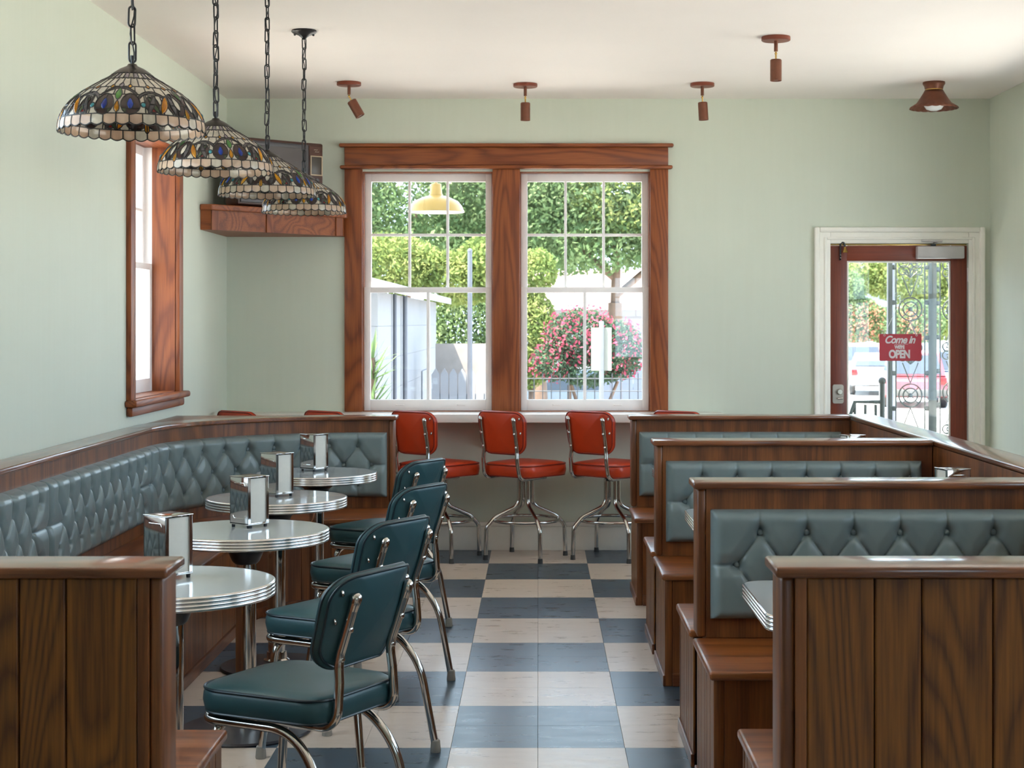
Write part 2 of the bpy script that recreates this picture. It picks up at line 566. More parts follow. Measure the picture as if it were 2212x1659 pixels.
def sash_window(n, a0, a1, z0, z1, put, label, six=True, lifts=True, dd=0.0):
    """double hung sash; put(a, d, z): a along the wall, d depth outwards from the inner wall face"""
    w = thing('window_%d' % n, label, 'window', kind='structure')
    def bx(name, p0, p1, mat, parent, b=0.002):
        q0, q1 = put(*p0), put(*p1)
        lo = [min(q0[i], q1[i]) for i in range(3)]; hi = [max(q0[i], q1[i]) for i in range(3)]
        return MB().box(lo[0], hi[0], lo[1], hi[1], lo[2], hi[2], b).build(name, mat, parent, 35)
    zm = z0 + (z1 - z0) * 0.507
    def sash(name, zz0, zz1, d0, d1, st, top, bot, cols, rows, mw):
        s = thing(name, '', None); del s['label']
        s.parent = w
        bx('stile', (a0, d0, zz0), (a0 + st, d1, zz1), MT['sash'], s)
        bx('stile', (a1 - st, d0, zz0), (a1, d1, zz1), MT['sash'], s)
        bx('top_rail', (a0 + st, d0, zz1 - top), (a1 - st, d1, zz1), MT['sash'], s)
        bx('bottom_rail', (a0 + st, d0, zz0), (a1 - st, d1, zz0 + bot), MT['sash'], s)
        ga0, ga1, gz0, gz1 = a0 + st, a1 - st, zz0 + bot, zz1 - top
        pw, ph = (ga1 - ga0) / cols, (gz1 - gz0) / rows
        for i in range(1, cols):
            bx('muntin', (ga0 + i * pw - mw / 2, d0 + 0.003, gz0), (ga0 + i * pw + mw / 2, d1 - 0.003, gz1), MT['sash'], s)
        for j in range(1, rows):
            for i in range(cols):
                bx('muntin', (ga0 + i * pw + (mw / 2 if i else 0), d0 + 0.004, gz0 + j * ph - mw / 2),
                   (ga0 + (i + 1) * pw - (mw / 2 if i < cols - 1 else 0), d1 - 0.004, gz0 + j * ph + mw / 2), MT['sash'], s)
        dm = (d0 + d1) / 2
        for i in range(cols):
            for j in range(rows):
                bx('pane', (ga0 + i * pw, dm - 0.0015, gz0 + j * ph), (ga0 + (i + 1) * pw, dm + 0.0015, gz0 + (j + 1) * ph), MT['glass'], s, 0)
        return s
    sash('upper_sash', zm - 0.015, z1, 0.085 + dd, 0.12 + dd, 0.042, 0.052, 0.03, 3, 2, 0.017)
    lo = sash('lower_sash', z0, zm + 0.02, 0.045 + dd, 0.08 + dd, 0.040, 0.035, 0.072, 2 if six else 2, 1, 0.020)
    if lifts:
        for fx in (0.28, 0.76):
            c = put(a0 + (a1 - a0) * fx, 0.045, z0 + 0.038)
            dx = Vector(put(1, 0, 0)) - Vector(put(0, 0, 0))
            dn = Vector(put(0, -1, 0)) - Vector(put(0, 0, 0))
            c = Vector(c)
            MB().tube(fillet([c - dx * 0.025, c - dx * 0.025 + dn * 0.014, c + dx * 0.025 + dn * 0.014, c + dx * 0.025], 0.006, 3), 0.0035, 6).build('sash_lift', MT['sash'], lo)
    return w

putB = lambda a, d, z: (a, YB + d, z)
putL = lambda a, d, z: (XL - d, a, z)
putR = lambda a, d, z: (XR + d, a, z)
putF = lambda a, d, z: (a, YF - d, z)
sash_window(1, WIN_L[0][0] + 0.006, WIN_L[0][1] - 0.006, WIN_L[0][2] + 0.006, WIN_L[0][3] - 0.006, putL, 'tall white sash window in the left wall beside the lamps', lifts=False, dd=0.085)
sash_window(2, WIN_B[0][0] + 0.006, WIN_B[0][1] - 0.006, WIN_B[0][2] + 0.004, WIN_B[0][3] - 0.006, putB, 'white sash window on the left of the back pair, hanging shade lamp outside')
sash_window(3, WIN_B[1][0] + 0.006, WIN_B[1][1] - 0.006, WIN_B[1][2] + 0.004, WIN_B[1][3] - 0.006, putB, 'white sash window on the right of the back pair, pink flowering bush outside')
for n, (h, put, lab) in enumerate([(WIN_L[1], putL, 'unseen sash window for more daylight in the left wall nearest the banquette end'),
                                   (WIN_R[0], putR, 'unseen wide sash window for more daylight in the right wall beside the far booths'), (WIN_R[1], putR, 'unseen sash window for more daylight in the right wall beside the near booths'),
                                   (WIN_R[2], putR, 'unseen sash window for more daylight in the right wall near the street front'),
                                   (WIN_F[0], putF, 'unseen sash window for more daylight in the street wall behind the booths')]):
    sash_window(4 + n, *h, put, lab, lifts=False)
for h in WIN_B + [(2.02, 2.70, 0.3, 1.9)]:
    portal(((h[0] + h[1]) / 2, YB + WT + 0.01, (h[2] + h[3]) / 2), (-HP, 0, 0), h[1] - h[0], h[3] - h[2])
for h in WIN_L:
    portal((XL - WT - 0.01, (h[0] + h[1]) / 2, (h[2] + h[3]) / 2), (0, -HP, 0), h[3] - h[2], h[1] - h[0])
for h in WIN_R:
    portal((XR + WT + 0.01, (h[0] + h[1]) / 2, (h[2] + h[3]) / 2), (0, HP, 0), h[3] - h[2], h[1] - h[0])
for h in WIN_F:
    portal(((h[0] + h[1]) / 2, YF - WT - 0.01, (h[2] + h[3]) / 2), (HP, 0, 0), h[1] - h[0], h[3] - h[2])

# stained pine casing of the double window
t1 = thing('trim_1', 'wide stained pine casing around the double back window', 'window casing', kind='structure')
def casing(t, a0, a1, z0, z1, put, d0, d1, mat, name, b=0.004):
    q0, q1 = put(a0, d0, z0), put(a1, d1, z1)
    lo = [min(q0[i], q1[i]) for i in range(3)]; hi = [max(q0[i], q1[i]) for i in range(3)]
    return MB().box(lo[0], hi[0], lo[1], hi[1], lo[2], hi[2], b).build(name, mat, t, 35)
casing(t1, -1.267, -1.150, 0.905, 2.490, putB, -0.022, 0.0, MT['pine_z'], 'side_casing')
casing(t1, 0.730, 0.848, 0.905, 2.490, putB, -0.022, 0.0, MT['pine_z'], 'side_casing')
casing(t1, -0.300, -0.120, 0.905, 2.490, putB, -0.022, 0.0, MT['pine_z'], 'mullion_casing')
casing(t1, -1.295, 0.876, 2.490, 2.514, putB, -0.048, 0.0, MT['pine_x'], 'lower_fillet', 0.010)
casing(t1, -1.267, 0.848, 2.514, 2.632, putB, -0.026, 0.0, MT['pine_x'], 'head_board')
casing(t1, -1.300, 0.882, 2.632, 2.656, putB, -0.056, 0.0, MT['pine_x'], 'cap_moulding', 0.010)
for h in WIN_B:                                    # reveal lining inside the wall thickness
    casing(t1, h[0], h[0] + 0.006, h[2], h[3], putB, -0.001, WT, MT['pine_z'], 'jamb', 0)
    casing(t1, h[1] - 0.006, h[1], h[2], h[3], putB, -0.001, WT, MT['pine_z'], 'jamb', 0)
    casing(t1, h[0] + 0.006, h[1] - 0.006, h[3] - 0.006, h[3], putB, -0.001, WT, MT['pine_x'], 'head_jamb', 0)
    casing(t1, h[0] + 0.006, h[1] - 0.006, h[2], h[2] + 0.004, putB, 0.001, WT, MT['pine_x'], 'stool_board', 0)
# casing of the left window
t2 = thing('trim_2', 'stained pine casing and sill of the left window', 'window casing', kind='structure')
h = WIN_L[0]
casing(t2, h[0] - 0.095, h[0], h[2], 2.490, putL, -0.026, 0, MT['pine_z'], 'side_casing')
casing(t2, h[1], h[1] + 0.095, h[2], 2.490, putL, -0.026, 0, MT['pine_z'], 'side_casing')
casing(t2, h[0] - 0.12, h[1] + 0.12, 2.490, 2.514, putL, -0.05, 0, MT['pine_y'], 'lower_fillet', 0.010)
casing(t2, h[0] - 0.095, h[1] + 0.095, 2.514, 2.632, putL, -0.026, 0, MT['pine_y'], 'head_board')
casing(t2, h[0] - 0.13, h[1] + 0.13, 2.632, 2.656, putL, -0.06, 0, MT['pine_y'], 'cap_moulding', 0.010)
casing(t2, h[0] - 0.125, h[1] + 0.125, h[2] - 0.032, h[2] + 0.002, putL, -0.062, 0, MT['pine_y'], 'sill', 0.012)
casing(t2, h[0] + 0.006, h[1] - 0.006, h[2], h[2] + 0.006, putL, 0, WT, MT['pine_y'], 'stool_board', 0)
casing(t2, h[0] - 0.095, h[1] + 0.095, h[2] - 0.080, h[2] - 0.032, putL, -0.034, 0, MT['pine_y'], 'apron', 0.012)
casing(t2, h[0], h[0] + 0.006, h[2], h[3], putL, -0.001, 0.128, MT['pine_z'], 'jamb', 0)
casing(t2, h[0], h[0] + 0.006, h[2], h[3], putL, 0.128, WT, MT['sash'], 'outer_jamb', 0)
casing(t2, h[1] - 0.006, h[1], h[2], h[3], putL, -0.001, 0.128, MT['pine_z'], 'jamb', 0)
casing(t2, h[1] - 0.006, h[1], h[2], h[3], putL, 0.128, WT, MT['sash'], 'outer_jamb', 0)
casing(t2, h[0] + 0.006, h[1] - 0.006, h[3] - 0.006, h[3], putL, -0.001, WT, MT['pine_y'], 'head_jamb', 0)
n = 3
for h, put, lab in ((WIN_L[1], putL, 'left wall near the banquette end'), (WIN_R[0], putR, 'right wall by the far booths'),
               (WIN_R[1], putR, 'right wall by the near booths'), (WIN_R[2], putR, 'right wall near the street')):
    t = thing('trim_%d' % n, 'stained pine casing of the unseen daylight window in the ' + lab, 'window casing', kind='structure')
    n += 1
    casing(t, h[0] - 0.1, h[0], h[2], h[3] + 0.12, put, -0.024, 0, MT['pine_z'], 'side_casing')
    casing(t, h[1], h[1] + 0.1, h[2], h[3] + 0.12, put, -0.024, 0, MT['pine_z'], 'side_casing')
    casing(t, h[0], h[1], h[3], h[3] + 0.12, put, -0.024, 0, MT['pine_y'], 'head_board')
    casing(t, h[0] - 0.12, h[1] + 0.12, h[2] - 0.03, h[2], put, -0.06, 0.04, MT['pine_y'], 'sill')

# ------------------------------------------------------------------ door
t9 = thing('trim_9', 'white moulded door casing on the back wall', 'door casing', kind='structure')
def frame_ring(t, a0, a1, z1, w, d, name, b):
    casing(t, a0 - w, a0, 0, z1 + w, putB, -d, 0, MT['white_paint'], name, b)
    casing(t, a1, a1 + w, 0, z1 + w, putB, -d, 0, MT['white_paint'], name, b)
    casing(t, a0, a1, z1, z1 + w, putB, -d, 0, MT['white_paint'], name, b)
frame_ring(t9, DOOR[0] + 0.004, DOOR[1] - 0.004, DOOR[3], 0.104, 0.018, 'casing_board', 0.004)
frame_ring(t9, DOOR[0] - 0.068, DOOR[1] + 0.068, DOOR[3] + 0.072, 0.034, 0.036, 'outer_moulding', 0.010)
frame_ring(t9, DOOR[0] - 0.020, DOOR[1] + 0.020, DOOR[3] + 0.024, 0.018, 0.028, 'inner_bead', 0.007)
d1 = thing('door_1', 'mahogany glazed entrance door at the right of the back wall', 'door', kind='structure')
dy0, dy1 = YB + 0.012, YB + 0.055
def dbox(name, a0, a1, z0, z1, mat, y0=dy0, y1=dy1, b=0.003, parent=None):
    return MB().box(a0, a1, y0, y1, z0, z1, b).build(name, mat, parent or d1, 35)
dbox('stile', 1.912, 2.022, 0.01, 1.992, MT['mahogany'])
dbox('stile', 2.702, 2.808, 0.01, 1.992, MT['mahogany'])
dbox('top_rail', 2.022, 2.702, 1.892, 1.992, MT['mahogany_x'])
dbox('bottom_rail', 2.022, 2.702, 0.01, 0.26, MT['mahogany_x'])
dbox('pane', 2.022, 2.702, 0.26, 1.892, MT['glass'], YB + 0.031, YB + 0.035, 0)
for a0, a1, z0, z1 in ((2.022, 2.034, 0.26, 1.892), (2.690, 2.702, 0.26, 1.892), (2.034, 2.690, 1.880, 1.892), (2.034, 2.690, 0.26, 0.272)):
    dbox('glazing_bead', a0, a1, z0, z1, MT['white_paint'], YB + 0.018, YB + 0.031, 0.003)
for z in (1.80, 1.0, 0.25):
    hg = MB().tube([(2.812, YB + 0.006, z - 0.045), (2.812, YB + 0.006, z + 0.045)], 0.007, 8).build('hinge', MT['silver_paint'], d1)
lp = MB()
lp.add(*(lambda m: (m.v, m.f))(MB().prism([(p[0], p[1]) for p in round_rect(-0.036, 0.036, -0.062, 0.062, 0.014)], 0, 0.012)), M=Matrix.Translation((1.962, YB + 0.012, 1.02)) @ Matrix.Rotation(HP, 4, 'X'))
lock = lp.build('lock_plate', plain('brushed_nickel', srgb(168, 160, 150), 0.35, 0.9), d1)
MB().lathe([(0.0, 0.028), (0.016, 0.028), (0.020, 0.02), (0.020, 0.0)], 16, M=Matrix.Translation((1.970, YB, 1.035)) @ Matrix.Rotation(HP, 4, 'X')).build('lock_cylinder', MT['chrome'], lock)
MB().tube([(1.957, YB - 0.012, 0.99), (1.99, YB - 0.014, 0.992)], 0.006, 8).build('thumb_turn', MT['chrome'], lock)
clo = dbox('door_closer', 2.470, 2.775, 1.905, 1.985, MT['silver_paint'], YB - 0.055, YB + 0.011, 0.006)
MB().box(2.565, 2.595, YB - 0.03, YB - 0.005, 1.985, 2.0, 0.002).build('closer_spindle', MT['black'], clo)
MB().tube([(2.58, YB - 0.018, 2.008), (2.63, YB - 0.05, 2.018), (2.50, YB - 0.03, 2.022)], 0.007, 8).build('closer_arm', MT['silver_paint'], clo)
casing(d1, 1.912, 2.808, 1.9935, 2.0035, putB, 0.02, 0.05, MT['brass'], 'light_gap_strip', 0.001)  # yellow strip stands in for daylight showing through the gap above the door

# shop bell on a sprung strap above the door
bell = thing('door_bell', 'small brass bell on a black curled strap above the door', 'bell', (1.975, YB, 1.93))
MB().tube(fillet([(0, 0.008, -0.03), (0, -0.010, -0.03), (0, -0.010, 0.075), (0.02, -0.02, 0.085), (0.028, -0.02, 0.05)], 0.012, 5), 0.006, 8).build('strap', MT['black'], bell)
for z in (-0.02, 0.0):
    MB().ball((0, -0.017, z), 0.004, 8).build('screw', MT['chrome'], bell)
MB().lathe([(0.0, 0.0), (0.006, 0.0), (0.011, -0.018), (0.02, -0.036), (0.018, -0.036), (0.009, -0.016), (0.0, -0.004)], 16, (0.028, -0.02, 0.052)).build('bell_cup', MT['brass'], bell)

# hanging OPEN sign
def text_mesh(body, size, shear=0.0, extrude=0.0006, offset=0.0, squeeze=1.0):
    cu = bpy.data.curves.new('lettering', 'FONT')
    cu.body, cu.size, cu.shear, cu.extrude, cu.offset = body, size, shear, extrude, offset
    cu.align_x = 'CENTER'
    cu.space_character = 0.92
    o = bpy.data.objects.new('lettering', cu)
    COL.objects.link(o)
    bpy.context.view_layer.update()
    me = bpy.data.meshes.new_from_object(o.evaluated_get(bpy.context.evaluated_depsgraph_get()))
    bpy.data.objects.remove(o)
    for v in me.vertices:
        v.co.x *= squeeze
    return me
sg = thing('open_sign', 'red hanging sign reading Come in we are open on the door glass', 'sign', (2.368, YB - 0.006, 1.325))
MB().add(*(lambda m: (m.v, m.f))(MB().prism(round_rect(-0.138, 0.138, -0.088, 0.088, 0.008), -0.001, 0.001)), M=Matrix.Rotation(HP, 4, 'X')).build('plate', plain('red_sign_enamel', srgb(186, 24, 48), 0.35, var=0.04), sg)
sign_white = plain('sign_white', srgb(232, 222, 226), 0.5, var=0.02)
for body, size, sh, z, off, sq in (('Come in', 0.068, 0.35, 0.028, 0.0020, 0.90), ("WE'RE", 0.030, 0, -0.008, 0.0018, 0.80), ('OPEN', 0.072, 0, -0.068, 0.0034, 0.78)):
    me = text_mesh(body, size, sh, 0.0005, off, sq)
    me.materials.append(sign_white)
    obj('lettering', me, sg, (-0.006, -0.0018, z), (HP, 0, 0))
MB().tube([(-0.04, -0.0018, 0.019), (0.05, -0.0018, 0.022)], 0.0012, 6).build('underline', sign_white, sg)
MB().tube([(-0.105, 0, 0.086), (-0.003, -0.002, 0.30), (0.105, 0, 0.086)], 0.0016, 6).build('hanging_cord', MT['string'], sg)
for x in (-0.105, 0.105):
    MB().tube([(x + 0.006 * math.cos(a), -0.003, 0.080 + 0.006 * math.sin(a)) for a in np.linspace(0, 2 * math.pi, 10)[:-1]], 0.0015, 5, True).build('eyelet', MT['silver_paint'], sg)
cup = thing('suction_cup', 'clear round suction cup on the door glass above the sign', 'suction cup', (2.365, YB + 0.026, 1.655))
MB().add(*(lambda m: (m.v, m.f))(MB().lathe([(0.0, 0.022), (0.010, 0.020), (0.012, 0.010), (0.034, 0.002), (0.034, 0.0), (0.0, 0.0)], 24)), M=Matrix.Rotation(HP, 4, 'X')).build('cup', MT['clear'], cup)
MB().tube([(0.0, -0.02, -0.002), (0.0, -0.032, -0.012), (0.0, -0.032, -0.028), (0.0, -0.024, -0.034)], 0.003, 6).build('hook', MT['clear'], cup)

# ------------------------------------------------------------------ tufted vinyl pads
BS, R1, R2, R3 = 0.152, 0.285, 0.180, 0.075          # button pitch, heights of the three button rows above the pad bottom
PADH, PADT = 0.357, 0.052
def tuft_layout(L, first=None):
    n = int((L - 0.06) // BS)
    m = (L - (n - 1) * BS) / 2 if first is None else first
    top = [m + k * BS for k in range(n) if m + k * BS < L - 0.05]
    mid = [m + (k - 0.5) * BS for k in range(n + 1) if 0.05 < m + (k - 0.5) * BS < L - 0.05]
    seg = []
    for u in top:
        seg.append((u, R1, u, PADH)); seg.append((u, R3, u, 0.0))
        for w in mid:
            if abs(abs(w - u) - BS / 2) < 1e-4:
                seg.append((u, R1, w, R2)); seg.append((w, R2, u, R3))
    seg.append((0, R2, mid[0], R2)); seg.append((mid[-1], R2, L, R2))
    btn = [(u, R1) for u in top] + [(u, R2) for u in mid] + [(u, R3) for u in top]
    return btn, seg

def tufted(L, pos, name, parent, first=None, res=0.0052, buttons=True, btn_rot=None, loc=None, me=None):
    """pos(u, v, h) -> 3D point; u along the pad, v up, h out of the backing"""
    btn, seg = tuft_layout(L, first)
    if me is None:
        nu, nv = max(4, int(L / res)), int(PADH / res)
        U, V = np.meshgrid(np.linspace(0, L, nu + 1), np.linspace(0, PADH, nv + 1), indexing='ij')
        ds = np.full(U.shape, 9.0)
        for x0, y0, x1, y1 in seg:
            dx, dy = x1 - x0, y1 - y0
            t = np.clip(((U - x0) * dx + (V - y0) * dy) / (dx * dx + dy * dy), 0, 1)
            ds = np.minimum(ds, np.hypot(U - x0 - t * dx, V - y0 - t * dy))
        db = np.full(U.shape, 9.0)
        for x, y in btn:
            db = np.minimum(db, np.hypot(U - x, V - y))
        de = np.minimum(np.minimum(U, L - U), np.minimum(V, PADH - V))
        e = np.sqrt(np.clip(1 - (1 - np.clip(de / 0.034, 0, 1)) ** 2, 0, 1))
        puff = np.clip(ds / 0.040, 0, 1) ** 0.6
        h = PADT * e * (0.74 + 0.26 * puff) - 0.024 * np.exp(-(db / 0.019) ** 2) - 0.007 * np.exp(-(ds / 0.0035) ** 2) * (e > 0.3)
        h = np.clip(h, 0.0, None)
        v = [pos(U[i, j], V[i, j], h[i, j]) for i in range(nu + 1) for j in range(nv + 1)]
        f = [[i * (nv + 1) + j, (i + 1) * (nv + 1) + j, (i + 1) * (nv + 1) + j + 1, i * (nv + 1) + j + 1] for i in range(nu) for j in range(nv)]
        me = MB().add(v, f).mesh(name, MT['vinyl'], 180)
    pad = obj(name, me, parent, loc)
    if buttons:
        for u, v in btn:
            hh = 0.018
            p = Vector(pos(u, v, hh))
            nrm = (Vector(pos(u, v, hh + 0.01)) - p).normalized()
            obj('button', button_me, pad, p, nrm.to_track_quat('Z', 'Y').to_euler())
    return pad, me
button_me = MB().lathe([(0.0, 0.009), (0.005, 0.0085), (0.0095, 0.006), (0.0115, 0.001), (0.011, -0.006)], 14).mesh('button', MT['vinyl'], 60)

# ------------------------------------------------------------------ booths on the right
CAPZ, SEATZ, PT = 0.970, 0.46, 0.13
BX0, BX1 = 0.518, 1.735
PY = [3.47, 5.27, 7.09, 8.95]
def cap_board(mb, x0, x1, y0, y1, z1=CAPZ, th=0.024):
    return mb.box(x0, x1, y0, y1, z1 - th, z1, 0.007, 3)

def planks(parent, a0, a1, z0, z1, face, put, widths, th=0.012, mat='plank'):
    """vertical boards with open grooves; put(a0, a1, d0, d1, z0, z1) -> box bounds"""
    a, k = a0, 0
    while a < a1 - 0.004:
        w = min(widths[k % len(widths)], a1 - a)
        if a1 - (a + w) < 0.03:
            w = a1 - a
        x0, x1, y0, y1 = put(a + 0.0015, a + w - 0.0015, 0, th)
        MB().box(x0, x1, y0, y1, z0, z1, 0.003, 1).build('plank', MT[mat], parent, 0)
        a += w
        k += 1

def bench(parent, x0, x1, ya, yb, front, end_left=True, end_right=False):
    """seat board + front panel + planked end + base trim; ya is the partition side, yb the open front"""
    lo, hi = min(ya, yb), max(ya, yb)
    s = 1 if yb > ya else -1
    MB().box(x0 - 0.014, x1, lo - (0.014 if s < 0 else 0), hi + (0.014 if s > 0 else 0), SEATZ - 0.026, SEATZ, 0.009, 3).build('seat', MT['seat_x'], parent)
    yf0, yf1 = (yb - 0.018, yb) if s > 0 else (yb, yb + 0.018)
    MB().box(x0 + 0.03, x1, yf0 + (0.003 if s < 0 else -0.003), yf1 + (0.003 if s < 0 else -0.003), 0.0, SEATZ - 0.026, 0.002).build('front_panel', MT['booth_z'], parent, 0)
    MB().box(x0 + 0.03, x1, yf0 - (0.006 if s < 0 else -0.0), yf1 + (0.006 if s > 0 else 0), 0.0, 0.055, 0.003).build('base_trim', MT['booth_x'], parent, 0)
    MB().box(x0 - 0.001, x0 + 0.03, yf0, yf1 + 0.012 if s < 0 else yf1, 0, SEATZ - 0.026, 0.004).build('corner_post', MT['booth_z'], parent, 35)
    MB().box(x0 + 0.006, x0 + 0.018, lo + 0.02, hi - 0.02, 0.0, SEATZ - 0.027).build('end_backing', MT['groove'], parent, 0)
    planks(parent, lo + (0.03 if s < 0 else 0), hi - (0.03 if s > 0 else 0), 0.045, SEATZ - 0.027, 'x',
           lambda a, b, d0, d1: (x0, x0 + 0.008, a, b), [0.075, 0.098, 0.062, 0.11])
    MB().box(x0 - 0.008, x0 + 0.004, lo, hi, 0.0, 0.045, 0.003).build('base_trim', MT['booth_y'], parent, 0)

labels = ['near end booth partition with vertical wood planks facing the aisle end',
          'booth bench behind the planked partition, second from the front with large buttoned back',
          'third booth bench from the front with grey buttoned back',
          'rearmost booth bench nearest the bar stools, grey buttoned back']
pad_me = None
for i, yc in enumerate(PY):
    b = thing('booth_bench', labels[i], 'bench', (0, yc, 0), 0, 'wood booth benches on the right')
    y0, y1 = -PT / 2, PT / 2
    MB().box(BX0 + 0.03, BX1, y0 + 0.012, y1, 0, CAPZ - 0.025).build('partition', MT['booth_z'] if i else MT['groove'], b, 0)
    if i == 0:
        MB().box(BX0 + 0.018, BX1, y1, y1 + 0.003, 0, CAPZ - 0.026).build('rear_panel', MT['booth_z'], b, 0)
    cp = MB()
    cap_board(cp, BX0 - 0.014, BX1 + 0.002, y0 - 0.022, y1 + 0.022)
    cp.build('cap', MT['cap_x'], b)
    MB().box(BX0, BX0 + 0.03, y0 + 0.004, y1, SEATZ if i else 0, CAPZ - 0.025, 0.009, 3).build('end_post', MT['booth_z'], b)
    if i == 0:
        planks(b, BX0 + 0.055, BX1, 0.0, CAPZ - 0.026, 'y', lambda a, c, d0, d1: (a, c, y0, y0 + 0.012), [0.145, 0.101, 0.152, 0.118])
        MB().box(BX0 + 0.03, BX0 + 0.055, y0, y0 + 0.012, 0, CAPZ - 0.026, 0.002).build('edge_strip', MT['booth_z'], b, 0)
    else:
        MB().box(BX0 + 0.03, BX1, y0 + 0.006, y0 + 0.012, SEATZ, CAPZ - 0.026).build('front_veneer', MT['booth_z'], b, 0)
        pad, pad_me = tufted(1.125, lambda u, v, h: (0.562 + u, y0 + 0.006 - h, 0.522 + v), 'tufted_back', b, 0.158, me=pad_me)
        bench(b, BX0, BX1, y0 + 0.006, y0 - 0.50, 'near')
    if i < 3:
        bench(b, BX0, BX1, y1, y1 + 0.50, 'far')

hw = thing('half_wall', 'low wood half wall with a glossy flat cap between the booths and the door', 'half wall')
MB().box(1.748, 1.868, 3.40, 9.010, 0, CAPZ - 0.026).build('wall_core', MT['booth_z'], hw, 0)
MB().box(1.740, 1.748, 3.40, 9.010, 0, CAPZ - 0.026).build('booth_side_veneer', MT['booth_z'], hw, 0)
cp = MB(); cap_board(cp, 1.738, 1.890, 3.38, 9.035); cp.build('cap', MT['cap_y'], hw)

# booth tables
def rib_profile(r, z1, t, n=4):
    """side profile of a ribbed aluminium edge: list of (offset, z)"""
    out = []
    for k in range(n):
        za, zb = z1 - t * k / n, z1 - t * (k + 1) / n
        g = (za - zb)
        out += [(-0.003, za), (0.0, za - g * 0.18), (0.0014, za - g * 0.5), (0.0, za - g * 0.82), (-0.003, zb)]
    return out
TZ, TT = 0.735, 0.042
def offset_ring(poly, d, z):
    n = len(poly)
    out = []
    for i in range(n):
        a, b, c = Vector(poly[i - 1]), Vector(poly[i]), Vector(poly[(i + 1) % n])
        t = (c - a).normalized()
        out.append((b.x + t.y * d, b.y - t.x * d, z))
    return out
def table_top(parent, poly):
    MB().prism([tuple(p[:2]) for p in offset_ring(poly, -0.005, 0)], TZ - TT + 0.006, TZ).build('table_top', MT['tabletop'], parent, 30)
    MB().loft([offset_ring(poly, d, z) for d, z in [(-0.0055, TZ + 0.0006)] + rib_profile(0, TZ, TT) + [(-0.02, TZ - TT)]], cap=False).build('ribbed_edge', MT['alu'], parent, 50)
bt = thing('booth_table', '', 'table', (0, 0, 0), 0, 'tables in the wood booths')
table_top(bt, round_rect(0.0, 1.125, -0.30, 0.30, 0.075, 8))
MB().lathe([(0.0, 0.0), (0.20, 0.0), (0.21, 0.012), (0.05, 0.03), (0.038, 0.05), (0.038, 0.66), (0.09, 0.69), (0.09, 0.692), (0.0, 0.692)], 28, (0.62, 0, 0)).build('pedestal', MT['chrome'], bt)
for i, (y, lab) in enumerate(((4.37, 'grey booth table nearest the front, its metal edged corner showing past the planks'),
                              (6.18, 'booth table between the second and third bench, sliver of ribbed edge showing'),
                              (8.03, 'booth table in front of the rearmost bench, mostly hidden'))):
    place(bt, i, (0.588, y, 0), 0, lab)

# ------------------------------------------------------------------ banquette on the left
bq = thing('banquette', 'long grey buttoned banquette with wood back curving round the left wall', 'banquette')
NX = -0.80                                             # aisle end of the two end partitions
AC, AR = (-0.925, 7.85), 0.95                          # centre and radius of the curved corner (pad backing at AR + PADT)
RB = AR + PADT - 0.004
# near end partition with planks
y0, y1 = 3.40, 3.53
MB().box(XL + 0.002, NX - 0.03, y0 + 0.012, y1, 0, CAPZ - 0.025).build('end_partition', MT['groove'], bq, 0)
MB().box(XL + 0.002, NX - 0.03, y1, y1 + 0.003, SEATZ, CAPZ - 0.026).build('end_veneer', MT['booth_z'], bq, 0)
planks(bq, XL + 0.03, NX - 0.055, 0, CAPZ - 0.026, 'y', lambda a, c, d0, d1: (a, c, y0, y0 + 0.012), [0.117, 0.152, 0.101, 0.152, 0.118, 0.145, 0.117, 0.1005, 0.1685])
MB().box(NX - 0.055, NX - 0.03, y0, y0 + 0.012, 0, CAPZ - 0.026, 0.002).build('edge_strip', MT['booth_z'], bq, 0)
MB().box(NX - 0.03, NX, y0 + 0.004, y1, 0, CAPZ - 0.025, 0.009, 3).build('end_post', MT['booth_z'], bq)
cp = MB(); cap_board(cp, XL + 0.002, NX + 0.014, y0 - 0.022, y1 + 0.022); cp.build('cap', MT['cap_x'], bq)
# long back along the left wall
XB = AC[0] - RB                                        # plane the pads are fixed to
MB().box(XL + 0.002, XB, y1 + 0.003, AC[1], 0, CAPZ - 0.025).build('back_panel', MT['booth_z'], bq, 0)
for a, b_ in ((y1 + 0.02, 5.35), (5.352, AC[1])):
    cp = MB(); cap_board(cp, XL + 0.001, XB + 0.022, a, b_); cp.build('cap', MT['cap_y'], bq)
for a, b_ in ((3.56, 4.53), (4.535, 6.13), (6.14, 7.742)):
    tufted(b_ - a, lambda u, v, h, a=a: (XB + h, a + u, 0.522 + v), 'tufted_back', bq)
# curved corner and far end
LEN_ARC = (AR + 0.0) * HP
def corner(u, h, r0=RB):
    """point on the curved back: u metres along, h towards the centre"""
    uu = u - (AC[1] - 7.745)
    if uu < 0:
        return (AC[0] - r0 + h, AC[1] + uu)
    if uu > LEN_ARC:
        return (AC[0] + (uu - LEN_ARC), AC[1] + r0 - h)
    a = math.pi - uu / AR
    return (AC[0] + (r0 - h) * math.cos(a), AC[1] + (r0 - h) * math.sin(a))
UEND = (AC[1] - 7.745) + LEN_ARC + (NX - 0.04 - AC[0])
tufted(UEND, lambda u, v, h: (*corner(u, h), 0.522 + v), 'tufted_back', bq)
def arc_pts(r, n=20):
    return [(AC[0] + r * math.cos(math.pi - k * HP / n), AC[1] + r * math.sin(math.pi - k * HP / n)) for k in range(n + 1)]
po = arc_pts(RB + 0.002) + [(NX - 0.03, AC[1] + RB + 0.002), (NX - 0.03, AC[1] + RB + 0.115)] + [(p[0], p[1]) for p in reversed(arc_pts(RB + 0.115))]
mbp = MB()
inn = arc_pts(RB + 0.002) + [(NX - 0.03, AC[1] + RB + 0.002)]
